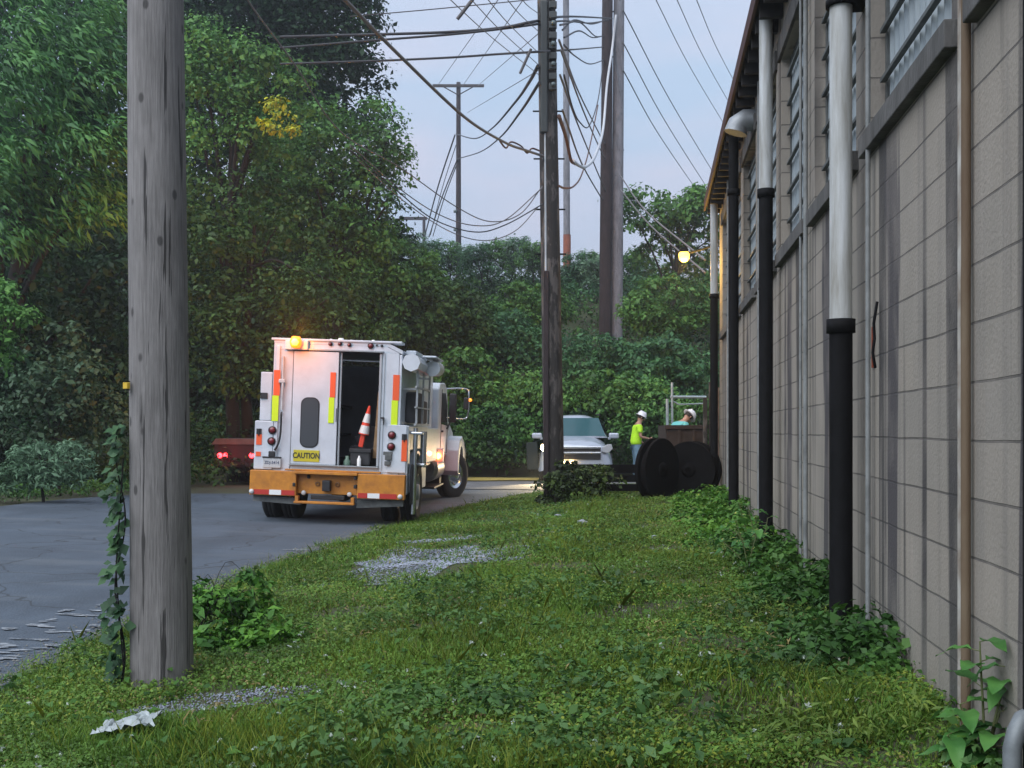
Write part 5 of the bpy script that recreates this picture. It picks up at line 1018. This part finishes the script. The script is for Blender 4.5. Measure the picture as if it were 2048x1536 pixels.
# tufts of taller mixed weeds, gathered in drifts
def tufts(name, label, n, m, size, h0, h1, asp, sel, nper=16):
    X, Y = verge(n); k = sel(X, Y); X, Y = X[k], Y[k]; C = np.stack([X, Y, H(X, Y) + rng.uniform(h0, h1, len(X))], 1)
    V = clump_leaves(C, rng.uniform(.03, .075, len(X)) * (1 + .04 * Y), nper, size, asp, up=.9, jit=.6)
    tag(leafobj(name, [V], m), label, 'weeds', kind='stuff')
drift = lambda a, b_, c: (lambda X, Y: (mn2(X * a + b_, Y * a * .8 + c) > .25))
tufts('weed_tufts', 'drifts of darker green weeds standing above the lawn', 2600, leafmat('leaf_tuft_dark', [(0.03, 0.075, 0.02), (0.05, 0.12, 0.03), (0.085, 0.17, 0.045)], 1.5), .034, .02, .10, .55, drift(.45, 1.0, 2.0))
tufts('weed_tufts', 'drifts of narrow leaved yellow green weeds in the lawn', 2400, leafmat('leaf_tuft_light', [(0.07, 0.12, 0.02), (0.11, 0.18, 0.03), (0.17, 0.24, 0.04)], 1.5), .045, .02, .09, .22, drift(.6, 4.0, .5))
tufts('dead_stems', 'small brown dead weed tangles in the lawn', 500, G_br, .05, .01, .06, .12, drift(.9, 2.0, 3.5))
# pale clover heads
X, Y = verge(420); Zc = H(X, Y) + rng.uniform(.05, .10, len(X)); C = np.stack([X, Y, Zc], 1)
V = clump_leaves(C, np.full(len(C), .007) * (1 + .06 * Y), 9, .011)
tag(leafobj('clover_heads', [V], leafmat('clover_white', [(0.245, 0.315, 0.245), (0.35, 0.42, 0.35), (0.455, 0.49, 0.455)], 3)), 'tiny pale clover flowers dotted through the grass', 'flowers', kind='stuff')
# stones and litter
def rock(px, py, wpx, label, m=None, seed=0, cat='stone', name='stone', flat=.55):
    Y = F * 1.2 / (py - 860); X = (px - 1024) / F * Y; r = wpx * Y / F / 2; bm = bmesh.new(); bmesh.ops.create_icosphere(bm, subdivisions=3, radius=1)
    for v in bm.verts:
        d = v.co.normalized(); f = 1 + .35 * mnoise.noise(d * 1.6 + Vector((seed, 0, 0))) + .12 * mnoise.noise(d * 5); v.co = Vector((d.x * f * r, d.y * f * r * .8, d.z * f * r * flat))
    me = bpy.data.meshes.new(name); bm.to_mesh(me); bm.free(); o = bpy.data.objects.new(name, me); COL.objects.link(o); me.materials.append(m or mat('grey_stone', (.30, .32, .36), .85, var=.4, scale=20, bump=.4))
    o.location = (X, Y, float(H(X, Y)) + r * flat * .6 + .02); tag(o, label, cat)
rock(1165, 1056, 22, 'flat grey stone in the grass, largest of the lone stones', seed=1)
rock(1115, 1041, 14, 'small pale stone in the grass left of the flat grey stone', seed=2)
rock(1308, 1087, 16, 'pale stone in the grass nearest the wall weeds', seed=3)
rock(130, 1405, 13, 'small stone in the grass left of the crumpled plastic', seed=6)
rock(1135, 1520, 20, 'pale stone at the bottom edge of the verge', seed=5)
rock(175, 1405, 20, 'small teal plastic scrap lying in the grass at bottom left', mat('teal_plastic', (.06, .35, .26), .4), seed=4, cat='litter', name='plastic_litter', flat=.3)
gx, gy = at(255, 1480, 4.75)[:2]
mb = MB(); N1, N2 = 16, 14; vs = []
for i in range(N1):
    for k in range(N2):
        u, v = i / (N1 - 1) - .5, k / (N2 - 1) - .5; q = Vector((u * 4, v * 4, 3)); nn = .5 * mnoise.noise(q) + .25 * mnoise.noise(q * 3)
        vs.append((u * .25 + .03 * mnoise.noise(q + Vector((9, 0, 0))), v * .2 + .03 * mnoise.noise(q + Vector((0, 9, 0))), 
            .07 + .09 * nn + .05 * u))
mb.add(vs, [(i * N2 + k, i * N2 + k + 1, (i + 1) * N2 + k + 1, (i + 1) * N2 + k) for i in range(N1 - 1) for k in range(N2 - 1)])
o = mb.build('plastic_scrap', mat('thin_white_plastic', (.30, .34, .35), .5, var=.4, scale=14)); o.location = (gx, gy, float(H(gx, gy)) + .02); tag(o, 'crumpled whitish plastic sheet lying in the grass at bottom left', 'litter')
o = MB().box(-.14, .14, -.08, .08, 0, .03, .01).box(-.10, .1, -.05, .05, .031, .05, .01).build('concrete_pad', mat('pad_concrete', (.42, .41, .38), .9, var=.4, scale=14, bump=.4)); o.location = (1.56, 3.7, .17); tag(o, 'pale concrete pad under the pipe riser at bottom right', 'pad')

# ---------------------------------------------------------------- people
M_skin = mat('skin', (.36, .20, .14), .55); M_lime = mat('lime_shirt', (.45, .80, .02), .8, var=.15, scale=10, bump=.3); M_jean = mat('pale_jeans', (.16, .27, .36), .9, var=.3, scale=10, bump=.3)
M_hat = mat('white_hard_hat', (.62, .64, .68), .3, coat=.3); M_boot = mat('brown_boot', (.05, .03, .02), .8); M_hair = mat('dark_hair', (.02, .015, .012), .8); M_teal = mat('teal_shirt', (.12, .42, .42), .8, bump=.3)
def skin(name, verts, edges, radii, m, parent, sub=2):
    me = bpy.data.meshes.new(name); bm = bmesh.new(); lay = bm.verts.layers.skin.verify(); vs = [bm.verts.new(v) for v in verts]
    for a, b_ in edges: bm.edges.new((vs[a], vs[b_]))
    for i, v in enumerate(vs):
        r = radii[i]; v[lay].radius = r if isinstance(r, tuple) else (r, r); v[lay].use_root = i == 0
    bm.to_mesh(me); bm.free(); o = bpy.data.objects.new(name, me); COL.objects.link(o); me.materials.append(m)
    sk = o.modifiers.new('skin', 'SKIN'); sk.use_smooth_shade = True; ss = o.modifiers.new('sub', 'SUBSURF'); ss.levels = ss.render_levels = sub; o.parent = parent
    return o
def hand(V, E, Rr, wi, wp, d, s):
    """palm and five separate fingers continuing the body skeleton"""
    d = Vector(d).normalized(); side = d.cross(Vector((0, 1, .2))).normalized() * s; fwd = side.cross(d)
    V.append(tuple(Vector(wp) + d * .05)); Rr.append((.032, .018)); pi = len(V) - 1; E.append((wi, pi))
    for k, (o_, L) in enumerate(((-.024, .07), (-.008, .08), (.008, .075), (.024, .06))):
        p = Vector(wp) + d * .09 + fwd * o_; V.append(tuple(p)); Rr.append(.009); V.append(tuple(p + (d * .9 + side * .3) * L * .5)); Rr.append(.008); V.append(tuple(p + (d * .75 + side * .7) * L)); Rr.append(.006)
        n_ = len(V); E.extend([(pi, n_ - 3), (n_ - 3, n_ - 2), (n_ - 2, n_ - 1)])
    p = Vector(wp) + d * .04 - fwd * .035; V.append(tuple(p)); Rr.append(.010); V.append(tuple(p + (d - fwd * .6) * .035)); Rr.append(.008); n_ = len(V); E.extend([(pi, n_ - 2), (n_ - 2, n_ - 1)])
def person(loc, rz, label, shirt, trousers, lean=0., bend=0., scale=1.):
    """faces local -Y before turning; lean bends the trunk forward"""
    root = empty('person', loc, (0, 0, rz)); root.scale = (1.04,) * 3; tag(root, label, 'person')
    def tk(x, y, z):    # trunk point rotated about the hips
        v = Matrix.Rotation(lean, 4, 'X') @ Vector((x, y, z - .95)); return (v.x, v.y, v.z + .95)
    V = [(0, 0, .95), tk(0, .01, 1.15), tk(0, .0, 1.34), tk(0, 0, 1.44), tk(0, -.03, 1.53), tk(0, -.06, 1.60), tk(0, -.05, 1.70)]
    Rr = [(.15, .10), (.145, .095), (.16, .10), (.10, .07), .052, (.075, .09), (.07, .085)]
    E = [(0, 1), (1, 2), (2, 3), (3, 4), (4, 5), (5, 6)]
    for s in (-1, 1):
        sh = tk(s * .185, 0, 1.41); el = tk(s * .235, -.03 if s > 0 else -.05, 1.13); wr = tk(s * .20, -.22, 1.0 if s > 0 else 1.12)
        k = len(V); V += [sh, el, wr]; Rr += [.058, .042, .028]; E += [(3, k), (k, k + 1), (k + 1, k + 2)]
        hand(V, E, Rr, k + 2, wr, Vector(wr) - Vector(el), -s)
        k = len(V); V += [(s * .095, 0, .86), (s * .105, -.02, .50), (s * .11, .01, .10), (s * .11, -.10, .045)]; Rr += [.085, .055, .038, .035]; E += [(0, k), (k, k + 1), (k + 1, k + 2), (k + 2, k + 3)]
    skin('body', V, E, Rr, M_skin, root)
    # head details sit on the body's head
    hc = Vector(tk(0, -.06, 1.645)); HM = Matrix.Translation(hc) @ Matrix.Rotation(lean + .35, 4, 'X')
    fm = MB().lathe([(.012, -.02), (.014, 0), (.005, .025)], 10, HM @ Matrix.Translation((0, -.105, -.005)))
    fm.build('nose', M_skin, root)
    for s in (-1, 1):
        MB().lathe([(.001, -.03), (.012, -.02), (.016, 0), (.012, .025), (.001, .03)], 10, HM @ Matrix.Translation((s * .082, 0, 0))).build('ear', M_skin, root)
        MB().lathe([(.001, -.008), (.009, 0), (.001, .008)], 8, HM @ Matrix.Translation((s * .03, -.092, .02))).build('eye', M_blk, root)
    MB().box(-.025, .025, -.098, -.088, -.05, -.043, .002, HM).build('mouth', mat('lip', (.25, .10, .08), .6), root)
    MB().lathe([(.08, -.05), (.092, 0), (.09, .05)], 20, HM @ Matrix.Translation((0, .015, .02))).build('hair', M_hair, root)
    HH = HM @ Matrix.Translation((0, .0, .045)) 
    MB().lathe([(.10, 0), (.148, -.008), (.150, .0), (.112, .012), (.112, .05), (.095, .095), (.055, .125), (.001, .135)], 28, HH @ Matrix.Diagonal((1, 1.12, 1, 1))).box(-.012, .012, -.09, .09, .115, .137, .008, HH).build('hard_hat', M_hat, root)
    SV = [tk(0, .005, .86), tk(0, .01, 1.05), tk(0, 0, 1.22), tk(0, 0, 1.36), tk(0, -.005, 1.455)]; SR = [(.20, .16), (.20, .16), (.20, .15), (.18, .125), (.085, .075)]; SE = [(0, 1), (1, 2), (2, 3), (3, 4)]
    for s in (-1, 1): k = len(SV); SV += [tk(s * .19, 0, 1.40), tk(s * .23, -.02, 1.22)]; SR += [.08, .068]; SE += [(3, k), (k, k + 1)]
    skin('shirt', SV, SE, SR, shirt, root)
    TV = [(0, 0, .98)]; TR = [(.165, .12)]; TE = []
    for s in (-1, 1): k = len(TV); TV += [(s * .095, 0, .84), (s * .105, -.02, .50), (s * .11, .01, .09)]; TR += [.105, .075, .065]; TE += [(0, k), (k, k + 1), (k + 1, k + 2)]
    skin('trousers', TV, TE, TR, trousers, root)
    for s in (-1, 1): MB().box(s * .11 - .05, s * .11 + .05, -.19, .07, 0, .11, .04).build('boot', M_boot, root)
    return root
p = at(1272, 860, 30.3)
person((p.x, 30.3, float(H(p.x, 30.3)) + .04), R(98), 'worker in lime green shirt, pale jeans and white hard hat standing beside the silver car', M_lime, M_jean, lean=R(6))
p = at(1352, 860, 24.0)
person((p.x - .18, 23.6, float(H(p.x, 23.6)) + .02), R(115), 'stooping worker in a white hard hat and teal shirt half hidden behind the rusty bin', M_teal, M_jean, lean=R(34))

# ---------------------------------------------------------------- unseen air volume added so the lamps get halos
hz = MB().box(-420, 420, -70, 930, -3, 60).build('halo_haze', mat('halo_air', (1, 1, 1)))
hm = hz.data.materials[0]; hn = hm.node_tree; hn.nodes.clear(); pv = hn.nodes.new('ShaderNodeVolumePrincipled'); pv.inputs['Color'].default_value = (.80, .88, .95, 1); pv.inputs['Density'].default_value = .0018; pv.inputs['Anisotropy'].default_value = .55
ho = hn.nodes.new('ShaderNodeOutputMaterial'); hn.links.new(pv.outputs[0], ho.inputs['Volume']); tag(hz, kind='stuff')
